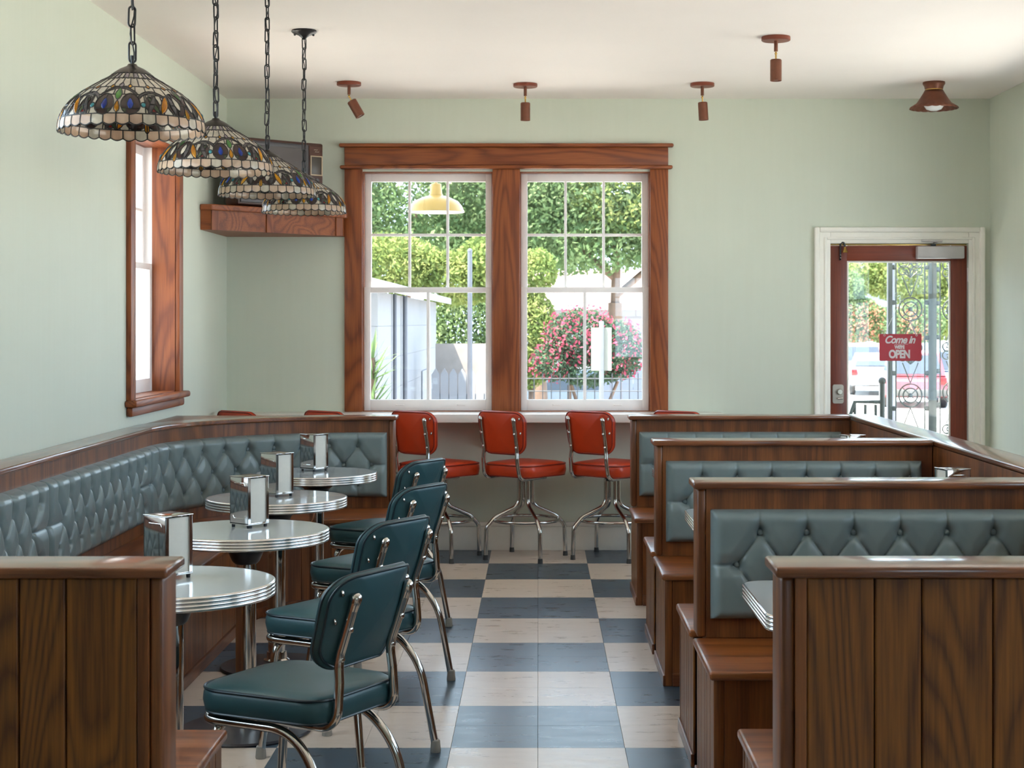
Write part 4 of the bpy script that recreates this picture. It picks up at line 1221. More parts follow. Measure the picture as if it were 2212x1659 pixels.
def build_shade():
    NA, NH = 240, 96
    hs = np.concatenate([np.linspace(0, 100, 61), np.linspace(100, 166, 36)[1:]])
    NH = len(hs) - 1
    ids, cols = {}, {}
    grid = np.full((NA, NH), -1, int)
    for i in range(NA):
        x = -60 + (i + 0.5) * 0.5
        for j in range(NH):
            p = piece(x, (hs[j] + hs[j + 1]) / 2)
            if p is None:
                continue
            k = ids.setdefault(p[0], len(ids))
            cols[k] = p[1]
            grid[i, j] = k
    # vertices in (angle, height); smooth the stair steps of the outlines
    A = np.repeat((-60 + np.arange(NA) * 0.5)[:, None], NH + 1, 1)
    Hh = np.repeat(hs[None, :], NA, 0)
    gp = np.concatenate([np.full((NA, 1), -2), grid, np.full((NA, 1), -3)], 1)       # padded cells, column c is cell c-1
    left = np.roll(gp, 1, 0)
    # edge flags: vertical grid edge (i, j)-(i, j+1) separates cells (i-1, j) and (i, j); horizontal edge (i, j)-(i+1, j) separates (i, j-1) and (i, j)
    ve = grid != np.roll(grid, 1, 0)                                                   # NA x NH
    he = gp[:, 1:] != gp[:, :-1]                                                       # NA x NH+1
    he[:, 0] &= grid[:, 0] >= 0
    he[:, -1] = True
    cnt = np.zeros((NA, NH + 1)); 
    cnt[:, :-1] += ve; cnt[:, 1:] += ve; cnt += he; cnt += np.roll(he, 1, 0)
    isb = cnt > 0
    for it in range(6):
        sa, sh = np.zeros_like(A), np.zeros_like(Hh)
        R = np.roll(A, -1, 0).copy(); R[-1] += 120
        L = np.roll(A, 1, 0).copy(); L[0] -= 120
        HR, HL = np.roll(Hh, -1, 0), np.roll(Hh, 1, 0)
        sa += np.where(he, R, 0); sh += np.where(he, HR, 0)
        hl = np.roll(he, 1, 0)
        sa += np.where(hl, L, 0); sh += np.where(hl, HL, 0)
        sa[:, :-1] += np.where(ve, A[:, 1:], 0); sh[:, :-1] += np.where(ve, Hh[:, 1:], 0)
        sa[:, 1:] += np.where(ve, A[:, :-1], 0); sh[:, 1:] += np.where(ve, Hh[:, :-1], 0)
        c = np.maximum(cnt, 1)
        A2 = np.where(isb & (cnt <= 2), 0.45 * A + 0.55 * sa / c, A)
        H2 = np.where(isb & (cnt <= 2), 0.45 * Hh + 0.55 * sh / c, Hh)
        A2[:, -1], H2[:, -1] = A[:, -1], Hh[:, -1]
        A, Hh = A2, H2
    def pt(i, j, off):
        a, h = A[i % NA, j] + (120 if i >= NA else 0), Hh[i % NA, j]
        r = shade_r(h) + off
        t = math.radians(a)
        return (r * math.sin(t) / 1000, -r * math.cos(t) / 1000, h / 1000)
    # distance from the outline, for domed jewels
    dist = np.where(isb, 0, 99.0)
    for it in range(14):
        d2 = dist.copy()
        d2 = np.minimum(d2, np.roll(dist, 1, 0) + 1); d2 = np.minimum(d2, np.roll(dist, -1, 0) + 1)
        d2[:, 1:] = np.minimum(d2[:, 1:], dist[:, :-1] + 1); d2[:, :-1] = np.minimum(d2[:, :-1], dist[:, 1:] + 1)
        dist = d2
    pieces = []
    cells = {}
    for i in range(NA):
        for j in range(NH):
            if grid[i, j] >= 0:
                cells.setdefault(grid[i, j], []).append((i, j))
    for k, cl_ in cells.items():
        if len(cl_) < 3:
            continue
        jewel = cols[k] in ('amber', 'blue', 'turq', 'green')
        m = MB()
        idx = {}
        for side in (0, 1):
            for (i, j) in cl_:
                q = []
                for (di, dj) in ((0, 0), (1, 0), (1, 1), (0, 1)):
                    key = (i + di, j + dj, side)
                    if key not in idx:
                        idx[key] = len(m.v)
                        dm = dist[(i + di) % NA, j + dj]
                        off = (1.2 + (0.0 if not jewel else 5.0 * math.sqrt(min(1, dm / 5.0)))) if side == 0 else -1.2
                        m.v.append(pt(i + di, j + dj, off))
                    q.append(idx[key])
                m.f.append(q if side == 0 else q[::-1])
        me = bpy.data.meshes.new('glass_piece')
        me.from_pydata(m.v, [], m.f)
        me.shade_smooth()
        me.materials.append(AG[cols[k]])
        pieces.append(me)
    lead = MB()
    def strip(i0_, j0_, i1_, j1_, w=1.5):
        p0, p1 = Vector(pt(i0_, j0_, 0)), Vector(pt(i1_, j1_, 0))
        n0 = Vector((p0.x, p0.y, 0.05)).normalized()
        d = (p1 - p0)
        if d.length < 1e-6:
            return
        d.normalize()
        sd = d.cross(n0).normalized() * (w / 1000)
        p0, p1 = p0 - d * 0.0004, p1 + d * 0.0004
        up, dn = n0 * 0.0024, n0 * -0.0022
        v = [p0 - sd + dn, p0 + sd + dn, p0 + sd + up, p0 - sd + up, p1 - sd + dn, p1 + sd + dn, p1 + sd + up, p1 - sd + up]
        o_ = len(lead.v)
        lead.v.extend([tuple(q) for q in v])
        lead.f.extend([[o_ + a for a in f] for f in ([0, 1, 5, 4], [1, 2, 6, 5], [2, 3, 7, 6], [3, 0, 4, 7])])
    for i in range(NA):
        for j in range(NH + 1):
            if he[i, j]:
                strip(i, j, i + 1, j)
            if j < NH and ve[i, j]:
                strip(i, j, i, j + 1)
    return pieces, lead

def chain_link(L, w, r):
    pts = [(w * math.cos(t), 0, (L / 2 - w) + w * math.sin(t)) for t in np.linspace(0, math.pi, 9)] + \
          [(w * math.cos(t), 0, -(L / 2 - w) + w * math.sin(t)) for t in np.linspace(math.pi, 2 * math.pi, 9)]
    return MB().tube(pts, r, 6, True).mesh('chain_link', MT['black'], 60)

def make_lamp():
    l = thing('pendant_lamp', '', 'pendant lamp', (0, 0, 0), 0, 'stained glass pendant lamps in a row')
    sh = thing('shade', '', None); del sh['label']; sh.parent = l
    pieces, lead = build_shade()
    o3 = MB()
    for k in range(3):
        R = Matrix.Rotation(math.radians(120 * k), 4, 'Z')
        o3.add(lead.v, lead.f, R)
        for me in pieces:
            obj('glass_piece', me, sh, None, (0, 0, math.radians(120 * k)))
    me = bpy.data.meshes.new('lead_came')
    me.from_pydata(o3.v, [], o3.f)
    me.materials.append(LEAD)
    obj('lead_came', me, sh)
    MB().lathe([(0.0, 0.200), (0.012, 0.200), (0.016, 0.194), (0.034, 0.186), (0.052, 0.174), (0.058, 0.168), (0.056, 0.162), (0.0, 0.162)], 32).build('cap', MT['bronze'], l)
    MB().tube([(0, 0, 0.19), (0, 0, 0.225)], 0.006, 8).build('stem', MT['black'], l)
    lk = chain_link(0.060, 0.0100, 0.0030)
    top = ZC - 2.037
    n = int((top - 0.225 - 0.03) / 0.049)
    pitch = (top - 0.215 - 0.035) / n
    for k in range(n):
        obj('chain_link', lk, l, (0.0012 * math.sin(k * 2.1), 0.0012 * math.cos(k * 1.7), 0.235 + k * pitch), (0, 0.04 * math.sin(k), HP * (k % 2) + 0.5 + 0.25 * math.sin(k * 1.3)))
    MB().tube([(0.005 * math.sin(k * 0.9), 0.005 * math.cos(k * 0.7), 0.20 + (top - 0.22) * k / 40) for k in range(41)], 0.0022, 6).build('cord', MT['black'], l)
    MB().lathe([(0.0, top), (0.062, top), (0.064, top - 0.008), (0.055, top - 0.016), (0.03, top - 0.024), (0.014, top - 0.036), (0.008, top - 0.046), (0.0, top - 0.046)], 28).build('canopy', MT['black'], l)
    for s in (-1, 1):
        MB().ball((0.046 * s, 0, top - 0.022), 0.006, 8).build('canopy_screw', MT['black'], l)
    MB().lathe([(0, 0.155), (0.016, 0.155), (0.018, 0.11), (0.014, 0.105), (0, 0.105)], 16).build('socket', MT['brass'], l)
    MB().lathe([(0.0, 0.03), (0.016, 0.035), (0.028, 0.052), (0.030, 0.068), (0.022, 0.088), (0.014, 0.106)], 18).build('bulb', plain('frosted_bulb', (0.75, 0.74, 0.7), 0.3, var=0.01), l)
    return l
lp_ = make_lamp()
LP = [(-1.176, 4.62, 2), (-1.183, 5.85, 27), (-1.178, 6.93, -58), (-1.175, 8.00, 8)]
ll = ['stained glass dome lamp nearest the camera, largest of the hanging row', 'second stained glass dome lamp from the front of the row',
      'third stained glass dome lamp in front of the television', 'rearmost stained glass dome lamp, its black ceiling canopy showing']
for i, (x, y, a) in enumerate(LP):
    place(lp_, i, (x, y, 2.037), math.radians(a), ll[i])

# ------------------------------------------------------------------ ceiling fixtures
def spot(x, y, tilt, az, label):
    s = thing('ceiling_spotlight', label, 'spotlight', (x, y, ZC), 0, 'copper ceiling spotlights')
    MB().lathe([(0, 0), (0.073, 0), (0.074, -0.004), (0.074, -0.018), (0.070, -0.021), (0, -0.021)], 32).build('canopy', MT['copper_plate'], s)
    MB().tube([(0, 0, -0.02), (0, 0, -0.075)], 0.010, 10).build('stem', MT['copper'], s)
    MB().tube([(0, 0, -0.075), (0, 0, -0.086)], 0.004, 8).build('swivel_pin', MT['brass'], s)
    M = Matrix.Translation((0, 0, -0.086)) @ Matrix.Rotation(az, 4, 'Z') @ Matrix.Rotation(tilt, 4, 'Y')
    MB().ball((0, 0, 0), 0.007, 8, M=M).build('swivel_ball', MT['brass'], s)
    MB().tube([(0, 0, 0), (0, 0, -0.034)], 0.0045, 8, M=M).build('swivel_arm', MT['brass'], s)
    h = MB().lathe([(0, -0.030), (0.026, -0.030), (0.0295, -0.034), (0.0295, -0.140), (0.027, -0.140), (0.026, -0.120), (0, -0.120)], 24, M=M).build('lamp_head', MT['copper'], s)
    MB().lathe([(0, -0.134), (0.022, -0.134), (0.024, -0.121), (0, -0.121)], 20, M=M).build('bulb_face', plain('lamp_lens', (0.8, 0.8, 0.8), 0.2, var=0.01), h)
spot(-1.155, 9.73, -0.52, 0.0, 'copper spotlight left of the window, head tilted to the right')
spot(-0.080, 9.79, 0.0, 0, 'copper spotlight above the window, middle of the rear row')
spot(1.004, 9.77, -0.06, 0, 'copper spotlight in the rear row right of the window')
spot(1.218, 8.18, 0.0, 0, 'copper spotlight nearest the camera, set forward of the rear row')
cl_ = thing('ceiling_lamp', 'copper flush lamp with flared scalloped rim above the door', 'ceiling lamp', (2.41, 9.72, ZC))
MB().lathe([(0, 0), (0.066, 0), (0.067, -0.012), (0.058, -0.026), (0.054, -0.045), (0, -0.045)], 28).build('canopy', MT['copper'], cl_)
MB().lathe([(0.0, -0.045), (0.053, -0.045), (0.053, -0.052), (0.0, -0.052)], 28).build('collar_ring', MT['brass'], cl_)
prof = [(0.055, -0.05), (0.066, -0.07), (0.088, -0.105), (0.106, -0.13), (0.142, -0.152)]
sh = MB()
NS = 96
rings = []
for r, z in prof:
    rings.append([(r * math.cos(2 * math.pi * k / NS), r * math.sin(2 * math.pi * k / NS), z) for k in range(NS)])
r, z = 0.146, -0.160
rings.append([((r + 0.003 * math.cos(20 * 2 * math.pi * k / NS)) * math.cos(2 * math.pi * k / NS), (r + 0.003 * math.cos(20 * 2 * math.pi * k / NS)) * math.sin(2 * math.pi * k / NS), z - 0.004 * abs(math.sin(10 * 2 * math.pi * k / NS))) for k in range(NS)])
o = sh.loft(rings, cap=False).build('shade', MT['copper'], cl_)
sm = o.modifiers.new('thickness', 'SOLIDIFY'); sm.thickness = 0.002
MB().lathe([(0.0, -0.176), (0.02, -0.175), (0.045, -0.166), (0.060, -0.145), (0.058, -0.11), (0.0, -0.105)], 28).build('diffuser', plain('white_glass_diffuser', (0.85, 0.86, 0.86), 0.2, var=0.01), cl_)

# ------------------------------------------------------------------ corner shelf with the television
cs = thing('corner_shelf', 'stained pine corner shelf under the television', 'shelf')
plan = [(XL + 0.002, 9.60), (-1.965, 9.60), (-1.245, 10.345), (-1.245, YB - 0.03), (XL + 0.002, YB - 0.002)]
plan[3] = (-1.245, YB - 0.057)
plan = [(XL + 0.002, 9.60), (-1.965, 9.60), (-1.245, 10.335), (-1.245, YB - 0.002), (XL + 0.002, YB - 0.002)]
o = MB().prism(plan, 2.166, 2.202).build('top_board', MT['pine_x'], cs, 0)
bv = o.modifiers.new('bevel', 'BEVEL'); bv.width = 0.006; bv.segments = 2
ip = [(XL + 0.002, 9.622), (-1.975, 9.622), (-1.268, 10.345), (-1.268, YB - 0.002), (XL + 0.002, YB - 0.002)]
MB().prism(ip, 2.048, 2.166).build('apron', MT['pine_x'], cs, 0)
A_, B_ = Vector((ip[1][0], ip[1][1], 0)), Vector((ip[2][0], ip[2][1], 0))
dv = (B_ - A_).normalized(); nv_ = Vector((dv.y, -dv.x, 0))
for q, w in ((0.0, 0.05), (0.40, 0.045), (0.94, 0.045)):
    c = A_ + (B_ - A_) * q
    M = Matrix(((dv.x, nv_.x, 0, c.x), (dv.y, nv_.y, 0, c.y), (0, 0, 1, 0), (0, 0, 0, 1)))
    MB().box(0, w, -0.001, 0.010, 2.046, 2.166, 0.002, M=M).build('batten', MT['pine_z'], cs, 0)
tv = thing('television', 'old wood cased tube television on the corner shelf', 'television', (-1.625, 10.02, 2.202), math.radians(42))
# local: screen faces -y
MB().box(-0.315, 0.315, -0.02, 0.13, 0.012, 0.43, 0.012).build('case', MT['tvwood'], tv)
MB().loft([[(x * s + 0, y, 0.22 + (z - 0.22) * s) for x, z in [(-0.29, 0.02), (0.29, 0.02), (0.29, 0.42), (-0.29, 0.42)]] for y, s in ((0.13, 1.0), (0.22, 0.92), (0.27, 0.7))]).build('rear_housing', MT['black'], tv, 0)
grey = plain('dark_grey_plastic', srgb(72, 70, 74), 0.4)
fr = MB()
for x0, x1, z0, z1 in ((-0.30, 0.195, 0.385, 0.412), (-0.30, 0.195, 0.028, 0.055), (-0.30, -0.268, 0.055, 0.385), (0.163, 0.195, 0.055, 0.385)):
    fr.box(x0, x1, -0.034, -0.018, z0, z1, 0.004)
fr.build('screen_frame', grey, tv, 35)
nx, nz = 16, 12
v, f = [], []
for i in range(nx + 1):
    for j in range(nz + 1):
        u, w = i / nx * 2 - 1, j / nz * 2 - 1
        v.append((-0.0525 + u * 0.218, -0.024 - 0.014 * (1 - 0.5 * (u * u + w * w)), 0.22 + w * 0.168))
for i in range(nx):
    for j in range(nz):
        a = i * (nz + 1) + j
        f.append([a, a + nz + 1, a + nz + 2, a + 1])
MB().add(v, f).build('screen', plain('grey_picture_tube', srgb(92, 88, 88), 0.12, var=0.03), tv, 180)
pn = MB().box(0.203, 0.305, -0.026, -0.018, 0.03, 0.41, 0.003).build('control_panel', MT['tvwood'], tv)
MB().box(0.215, 0.298, -0.030, -0.025, 0.225, 0.345, 0.003).build('dial_plate', plain('dark_dial_plate', srgb(62, 54, 46), 0.35), pn)
fr2 = MB()
for x0, x1, z0, z1 in ((0.211, 0.302, 0.341, 0.348), (0.211, 0.302, 0.222, 0.229), (0.211, 0.218, 0.229, 0.341), (0.295, 0.302, 0.229, 0.341)):
    fr2.box(x0, x1, -0.032, -0.025, z0, z1, 0.001)
fr2.build('dial_border', plain('pale_gold_trim', srgb(176, 158, 132), 0.4, 0.5), pn, 0)
MB().tube([(0.240, -0.0275, 0.386), (0.268, -0.0275, 0.388), (0.246, -0.0275, 0.372), (0.276, -0.0275, 0.374)], 0.0022, 6).build('maker_mark', plain('pale_badge', srgb(200, 186, 168), 0.4), pn)
for k in range(3):
    MB().lathe([(0, 0.018), (0.013, 0.018), (0.015, 0.0), (0, 0)], 14, M=Matrix.Translation((0.256, -0.026, 0.19 - 0.05 * k)) @ Matrix.Rotation(HP, 4, 'X')).build('knob', grey, pn)

# ------------------------------------------------------------------ outside: the street behind the windows
GZ = -1.0
def leaf_mat(name, cols, trans=0.35):
    t = NT(name)
    n = t.noise(t.coord(rnd=True), 2.4, 3, 0.6)
    col = t.ramp(n, [(0.25 + 0.5 * i / (len(cols) - 1), c) for i, c in enumerate(cols)])
    d = t.n('ShaderNodeBsdfDiffuse', Color=col)
    tl = t.n('ShaderNodeBsdfTranslucent', Color=col)
    m1 = t.n('ShaderNodeMixShader')
    m1.inputs[0].default_value = trans
    t.set(m1.inputs[1], d.outputs[0]); t.set(m1.inputs[2], tl.outputs[0])
    t.set(t.o.inputs['Surface'], m1.outputs[0])
    return t.m
LF = {  # leaf colours lightened and greyed to stand in for outdoor haze
 'green': leaf_mat('green_leaves', [srgb(74, 98, 64), srgb(106, 128, 88), srgb(140, 154, 114)]),
 'yellow': leaf_mat('yellow_green_leaves', [srgb(86, 108, 60), srgb(122, 136, 80), srgb(156, 158, 104)]),
 'bush': leaf_mat('dark_bush_leaves', [srgb(68, 90, 72), srgb(96, 116, 94)]),
 'pink': leaf_mat('pink_blossom', [srgb(156, 58, 84), srgb(180, 96, 112)]),
 'peach': leaf_mat('peach_blossom', [srgb(170, 100, 90), srgb(184, 138, 108)]),
}
bark = plain('tree_bark', srgb(104, 84, 72), 0.85, var=0.2)
asphalt = plain('pale_pavement', srgb(200, 196, 190), 0.9, var=0.1, vs_=1.2)
whitewash = plain('white_clapboard', srgb(122, 124, 131), 0.7, var=0.04)
pole_grey = plain('galvanised_grey', srgb(92, 95, 104), 0.5, 0.3)

MB().box(-60, 60, -30, 90, GZ - 0.2, GZ).build('ground', asphalt, None, 0)
tag(bpy.data.objects['ground'], 'pale sunlit pavement and parking lot outside', 'pavement', kind='structure')

def leaves(blobs, n, size, mat, name, parent, seed):
    n, size = int(n * 2.3), size * 0.62
    rng = np.random.default_rng(seed)
    vol = np.array([b[3] * b[4] * b[5] for b in blobs]); vol = vol / vol.sum()
    V, Fc = [], []
    for bi, b in enumerate(blobs):
        m = int(n * vol[bi])
        d = rng.normal(size=(m, 3)); d /= np.linalg.norm(d, axis=1)[:, None]
        rr = rng.uniform(0.35, 1.0, (m, 1)) ** 0.5
        c = np.array(b[:3]) + d * rr * np.array(b[3:6])
        a = rng.normal(size=(m, 3)); a /= np.linalg.norm(a, axis=1)[:, None]
        e = np.cross(a, rng.normal(size=(m, 3))); e /= np.linalg.norm(e, axis=1)[:, None]
        s = size * rng.uniform(0.6, 1.3, (m, 1))
        q = np.stack([c - a * s, c + e * s * 0.5, c + a * s, c - e * s * 0.5], 1)
        o = len(V) * 4
        V.append(q.reshape(-1, 3))
    V = np.concatenate(V)
    me = bpy.data.meshes.new(name)
    me.from_pydata(V.tolist(), [], np.arange(len(V)).reshape(-1, 4).tolist())
    me.materials.append(LF[mat])
    return obj(name, me, parent)

def tree(name, label, cat, x, y, trunks, blobs, n, size, mat, seed, extra=None, group=None):
    t = thing(name, label, cat, (x, y, GZ), 0, group)
    up = -0.38 - GZ
    trunks = [([(p[0], p[1], p[2] + (up if p[2] > 0 else 0)) for p in path], r0, r1) for path, r0, r1 in trunks]
    lift = lambda bl: [(b[0], b[1], b[2] + up, *b[3:]) for b in bl]
    blobs = lift(blobs)
    m = MB()
    for path, r0, r1 in trunks:
        P = fillet(path, 0.3, 4)
        m.tube(P, [r0 + (r1 - r0) * k / (len(P) - 1) for k in range(len(P))], 8)
    m.build('trunk', bark, t, 60)
    leaves(blobs, n, size, mat, 'foliage', t, seed)
    if extra:
        leaves(lift(extra[0]), extra[1], extra[2], extra[3], 'blossom', t, seed + 50)
    return t
G = 'trees behind the back windows'
tree('shade_tree', 'dark green shade tree behind the left back window', 'tree', -2.6, 30, [([(0, 0, 0), (0.1, 0, 2.2), (0.3, 0, 4)], 0.16, 0.08)],
     [(0.2, 0, 4.6, 2.2, 1.6, 1.7), (-1.6, 0.5, 4.2, 1.6, 1.3, 1.3), (1.6, 0.3, 4.0, 1.3, 1.2, 1.3), (0.6, -0.6, 3.1, 1.4, 1.0, 0.7)], 15000, 0.09, 'green', 1, group=G)
tree('shade_tree', 'leafy tree with a leaning bough between the two back windows', 'tree', -0.5, 33, [([(0.6, 0, 0), (0.45, 0, 2.0), (-0.4, 0, 3.6)], 0.15, 0.08)],
     [(0, 0, 4.7, 1.7, 1.4, 1.6), (0.9, 0, 3.9, 1.3, 1.2, 1.1), (-0.9, 0, 3.5, 1.1, 1.0, 0.8)], 11000, 0.09, 'green', 2, group=G)
tree('maple_tree', 'broad street tree with a dark trunk behind the right back window', 'tree', 1.30, 27, [([(0, 0, 0), (0.0, 0, 2.2), (0.05, 0, 4.0)], 0.13, 0.07), ([(0, 0, 2.3), (0.7, 0, 2.9), (1.2, 0, 3.2)], 0.06, 0.03), ([(0, 0, 2.6), (-0.7, 0, 3.2), (-1.3, 0, 3.6)], 0.06, 0.03)],
     [(-0.2, 0, 4.3, 1.9, 1.4, 1.3), (-1.1, 0.2, 3.6, 1.0, 1.0, 0.85), (0.9, -0.2, 3.5, 1.1, 1.0, 0.8), (-0.3, -0.4, 3.2, 1.1, 0.8, 0.55)], 13000, 0.085, 'green', 3, group=G,
     extra=([(0.4, -0.7, 4.1, 1.3, 0.8, 0.9)], 1500, 0.08, 'yellow'))
tree('young_tree', 'yellow green sapling row lit by the sun above the white shed', 'tree', -2.2, 24.5, [([(0, 0, 0), (0.05, 0, 1.4), (0, 0, 2.6)], 0.07, 0.03)],
     [(-0.2, 0, 2.75, 1.0, 0.7, 0.5), (0.9, 0.2, 2.55, 0.8, 0.6, 0.45), (1.5, 0, 2.75, 0.6, 0.6, 0.5)], 6500, 0.07, 'yellow', 4, group=G)
tree('young_tree', 'yellow green sapling at the left edge of the right back window', 'tree', -0.12, 23, [([(0, 0, 0), (0.03, 0, 1.2), (0, 0, 2.0)], 0.05, 0.03)],
     [(0, 0, 1.65, 0.42, 0.4, 0.75), (0.1, 0, 2.6, 0.3, 0.3, 0.35)], 3600, 0.06, 'yellow', 5, group=G)
tree('hedge_tree', 'dense green shrub behind the grey pole', 'shrub', -1.15, 26, [([(0, 0, 0), (0, 0, 1.4)], 0.06, 0.03)],
     [(0.0, 0, 1.75, 0.75, 0.5, 0.75), (0.5, 0, 1.3, 0.45, 0.4, 0.5)], 6000, 0.06, 'green', 6)
tree('crape_myrtle', 'pink flowering crape myrtle outside the right back window', 'flowering tree', 0.62, 19.5,
     [([(0, 0, 0), (-0.02, 0, 0.5), (-0.25, 0, 1.2)], 0.035, 0.02), ([(0, 0, 0), (0.04, 0, 0.4), (0.35, 0, 1.15)], 0.035, 0.02), ([(-0.25, 0, 0), (-0.24, 0, 1.1)], 0.035, 0.025)],
     [(-0.10, 0, 1.68, 0.45, 0.4, 0.36), (-0.42, 0, 1.40, 0.28, 0.3, 0.26), (0.33, 0, 1.52, 0.36, 0.35, 0.38), (0.0, 0, 1.28, 0.4, 0.3, 0.22)], 5200, 0.045, 'bush', 7,
     ([(-0.10, -0.08, 1.70, 0.50, 0.42, 0.40), (-0.45, -0.05, 1.38, 0.30, 0.3, 0.27), (0.38, -0.05, 1.55, 0.40, 0.36, 0.40)], 850, 0.045, 'pink'))
tree('oleander_bush', 'peach flowering bush seen through the left side of the door glass', 'flowering bush', 14.2, 72, [([(0, 0, 0), (0, 0, 1.0)], 0.08, 0.04)],
     [(0.0, 0, 2.0, 1.5, 1.0, 1.1), (1.6, 0, 1.7, 1.2, 1.0, 0.9), (-0.4, 0, 3.4, 1.0, 0.9, 0.9), (3.0, 0, 1.9, 1.2, 1, 1)], 9000, 0.13, 'green', 8,
     ([(0.1, -0.1, 1.9, 1.6, 1.05, 1.0), (2.6, -0.1, 1.8, 1.4, 1.0, 0.9)], 1500, 0.12, 'peach'))
tree('roadside_tree', 'pale green tree high behind the door ironwork', 'tree', 17.9, 77, [([(0, 0, 0), (0, 0, 2.4)], 0.12, 0.06)],
     [(0.0, 0, 4.0, 2.4, 1.6, 1.3), (-2.4, 0, 4.2, 1.4, 1.2, 1.1), (1.8, 0, 2.6, 1.6, 1.4, 1.6)], 9000, 0.15, 'yellow', 9)
tree('side_tree', 'green tree outside the left wall window', 'tree', -9.2, 31, [([(0, 0, 0), (0, 0, 2.4)], 0.14, 0.07)],
     [(0.0, 0, 4.2, 2.6, 2.0, 1.9), (1.4, 0, 3.0, 1.4, 1.2, 1.0)], 10000, 0.10, 'green', 10)

# white shed on the left with clapboard courses
sh_ = thing('white_shed', 'white clapboard shed outside the left back window', 'shed', (0, 0, GZ))
E0 = 1.76 - GZ
for k in range(9):
    z0 = E0 * k / 9
    MB().box(-4.6, -1.44, 14.0, 14.03, z0 + 0.002, z0 + E0 / 9).build('clapboard', whitewash, sh_, 0)
    MB().box(-1.44, -1.41, 14.0, 22.0, z0 + 0.002, z0 + E0 / 9).build('clapboard', whitewash, sh_, 0)
MB().box(-4.5, -1.445, 14.03, 22.0, 0, E0).build('core', whitewash, sh_, 0)
MB().add([(-4.9, 13.7, E0 + 0.9), (-1.22, 13.7, E0 - 0.02), (-1.22, 22.3, E0 - 0.02), (-4.9, 22.3, E0 + 0.9), (-4.9, 13.7, E0 + 0.98), (-1.22, 13.7, E0 + 0.06), (-1.22, 22.3, E0 + 0.06), (-4.9, 22.3, E0 + 0.98)],
         [[0, 1, 2, 3], [4, 5, 6, 7], [0, 1, 5, 4], [1, 2, 6, 5], [2, 3, 7, 6], [3, 0, 4, 7]]).build('roof', plain('white_metal_roof', srgb(160, 162, 168), 0.5), sh_, 0)
MB().tube([(-1.9, 17, E0 + 0.1), (-1.9, 17, E0 + 0.55)], 0.05, 8).build('vent_pipe', whitewash, sh_)
MB().box(-1.41, -1.36, 15.2, 15.5, 1.0, 1.5, 0.01).build('meter_box', pole_grey, sh_)
MB().tube([(-1.38, 15.35, 1.5), (-1.38, 15.35, E0)], 0.02, 8).build('conduit', pole_grey, sh_)
MB().tube([(-1.37, 16.4, 0), (-1.37, 16.4, E0)], 0.025, 8).build('downpipe', pole_grey, sh_)
MB().box(-1.41, -1.395, 19.2, 20.2, 1.0, 1.9).build('shutter', whitewash, sh_, 0)

# white picket fence
pf = thing('picket_fence', 'white picket fence beyond the shed outside the left back window', 'fence', (0, 18.0, GZ))
pk = MB().prism([(-0.045, 0), (0.045, 0), (0.045, 1.90), (0, 1.97), (-0.045, 1.90)], -0.01, 0.01, M=Matrix.Rotation(HP, 4, 'X')).mesh('picket', whitewash, 0)
for k in range(9):
    obj('picket', pk, pf, (-1.16 + k * 0.100, 0, 0))
for z in (0.6, 1.6):
    MB().box(-1.20, -0.32, 0.011, 0.05, z, z + 0.08).build('rail', whitewash, pf, 0)
MB().box(-1.20, -0.30, 0.6, 0.66, 0, 2.24).build('board_panel', plain('weathered_board', srgb(136, 128, 124), 0.8, var=0.1), pf, 0)

gp_ = thing('utility_pole', 'slim grey metal pole outside the left back window', 'pole', (-0.73, 17.0, GZ))
MB().tube([(0, 0, 0), (0, 0, 3.24)], [0.032, 0.024], 12).build('shaft', pole_grey, gp_)
MB().ball((0, 0, 3.25), 0.027, 10).build('pole_cap', pole_grey, gp_)

# agave-like plants at the foot of the window
pl = thing('potted_yucca', 'spiky green yucca low in the left back window', 'plant', (-1.36, 13.0, GZ))
m = MB()
rng = random.Random(4)
for k in range(170):
    a, e = rng.uniform(0, 6.28), rng.uniform(0.2, 1.45)
    L = rng.uniform(0.16, 0.34)
    z = rng.uniform(1.35, 2.2)
    d = Vector((math.cos(a) * math.cos(e), math.sin(a) * math.cos(e), math.sin(e)))
    s = Vector((-math.sin(a), math.cos(a), 0)) * 0.012
    p = Vector((0, 0, z))
    m.add([p - s, p + s, p + d * L * 0.6 + s, p + d * L, p + d * L * 0.6 - s], [[0, 1, 2, 3, 4]])
m.build('leaves', LF['green'], pl, 0)
MB().tube([(0, 0, 0), (0, 0, 2.2)], 0.03, 8).build('stem', bark, pl)

# sign seen from behind on its post
sp = thing('street_sign', 'blank back of a white street sign on a post outside the right back window', 'street sign', (0.585, 14.8, GZ))
MB().box(-0.095, 0.095, 0.02, 0.024, 2.04, 2.44, 0.0).build('sign_plate', plain('sign_back_white', srgb(138, 138, 132), 0.5, var=0.02), sp, 0)
MB().box(-0.022, 0.022, -0.01, 0.02, 0, 2.50, 0.004).build('post', plain('post_zinc', srgb(112, 116, 122), 0.45, 0.4), sp)

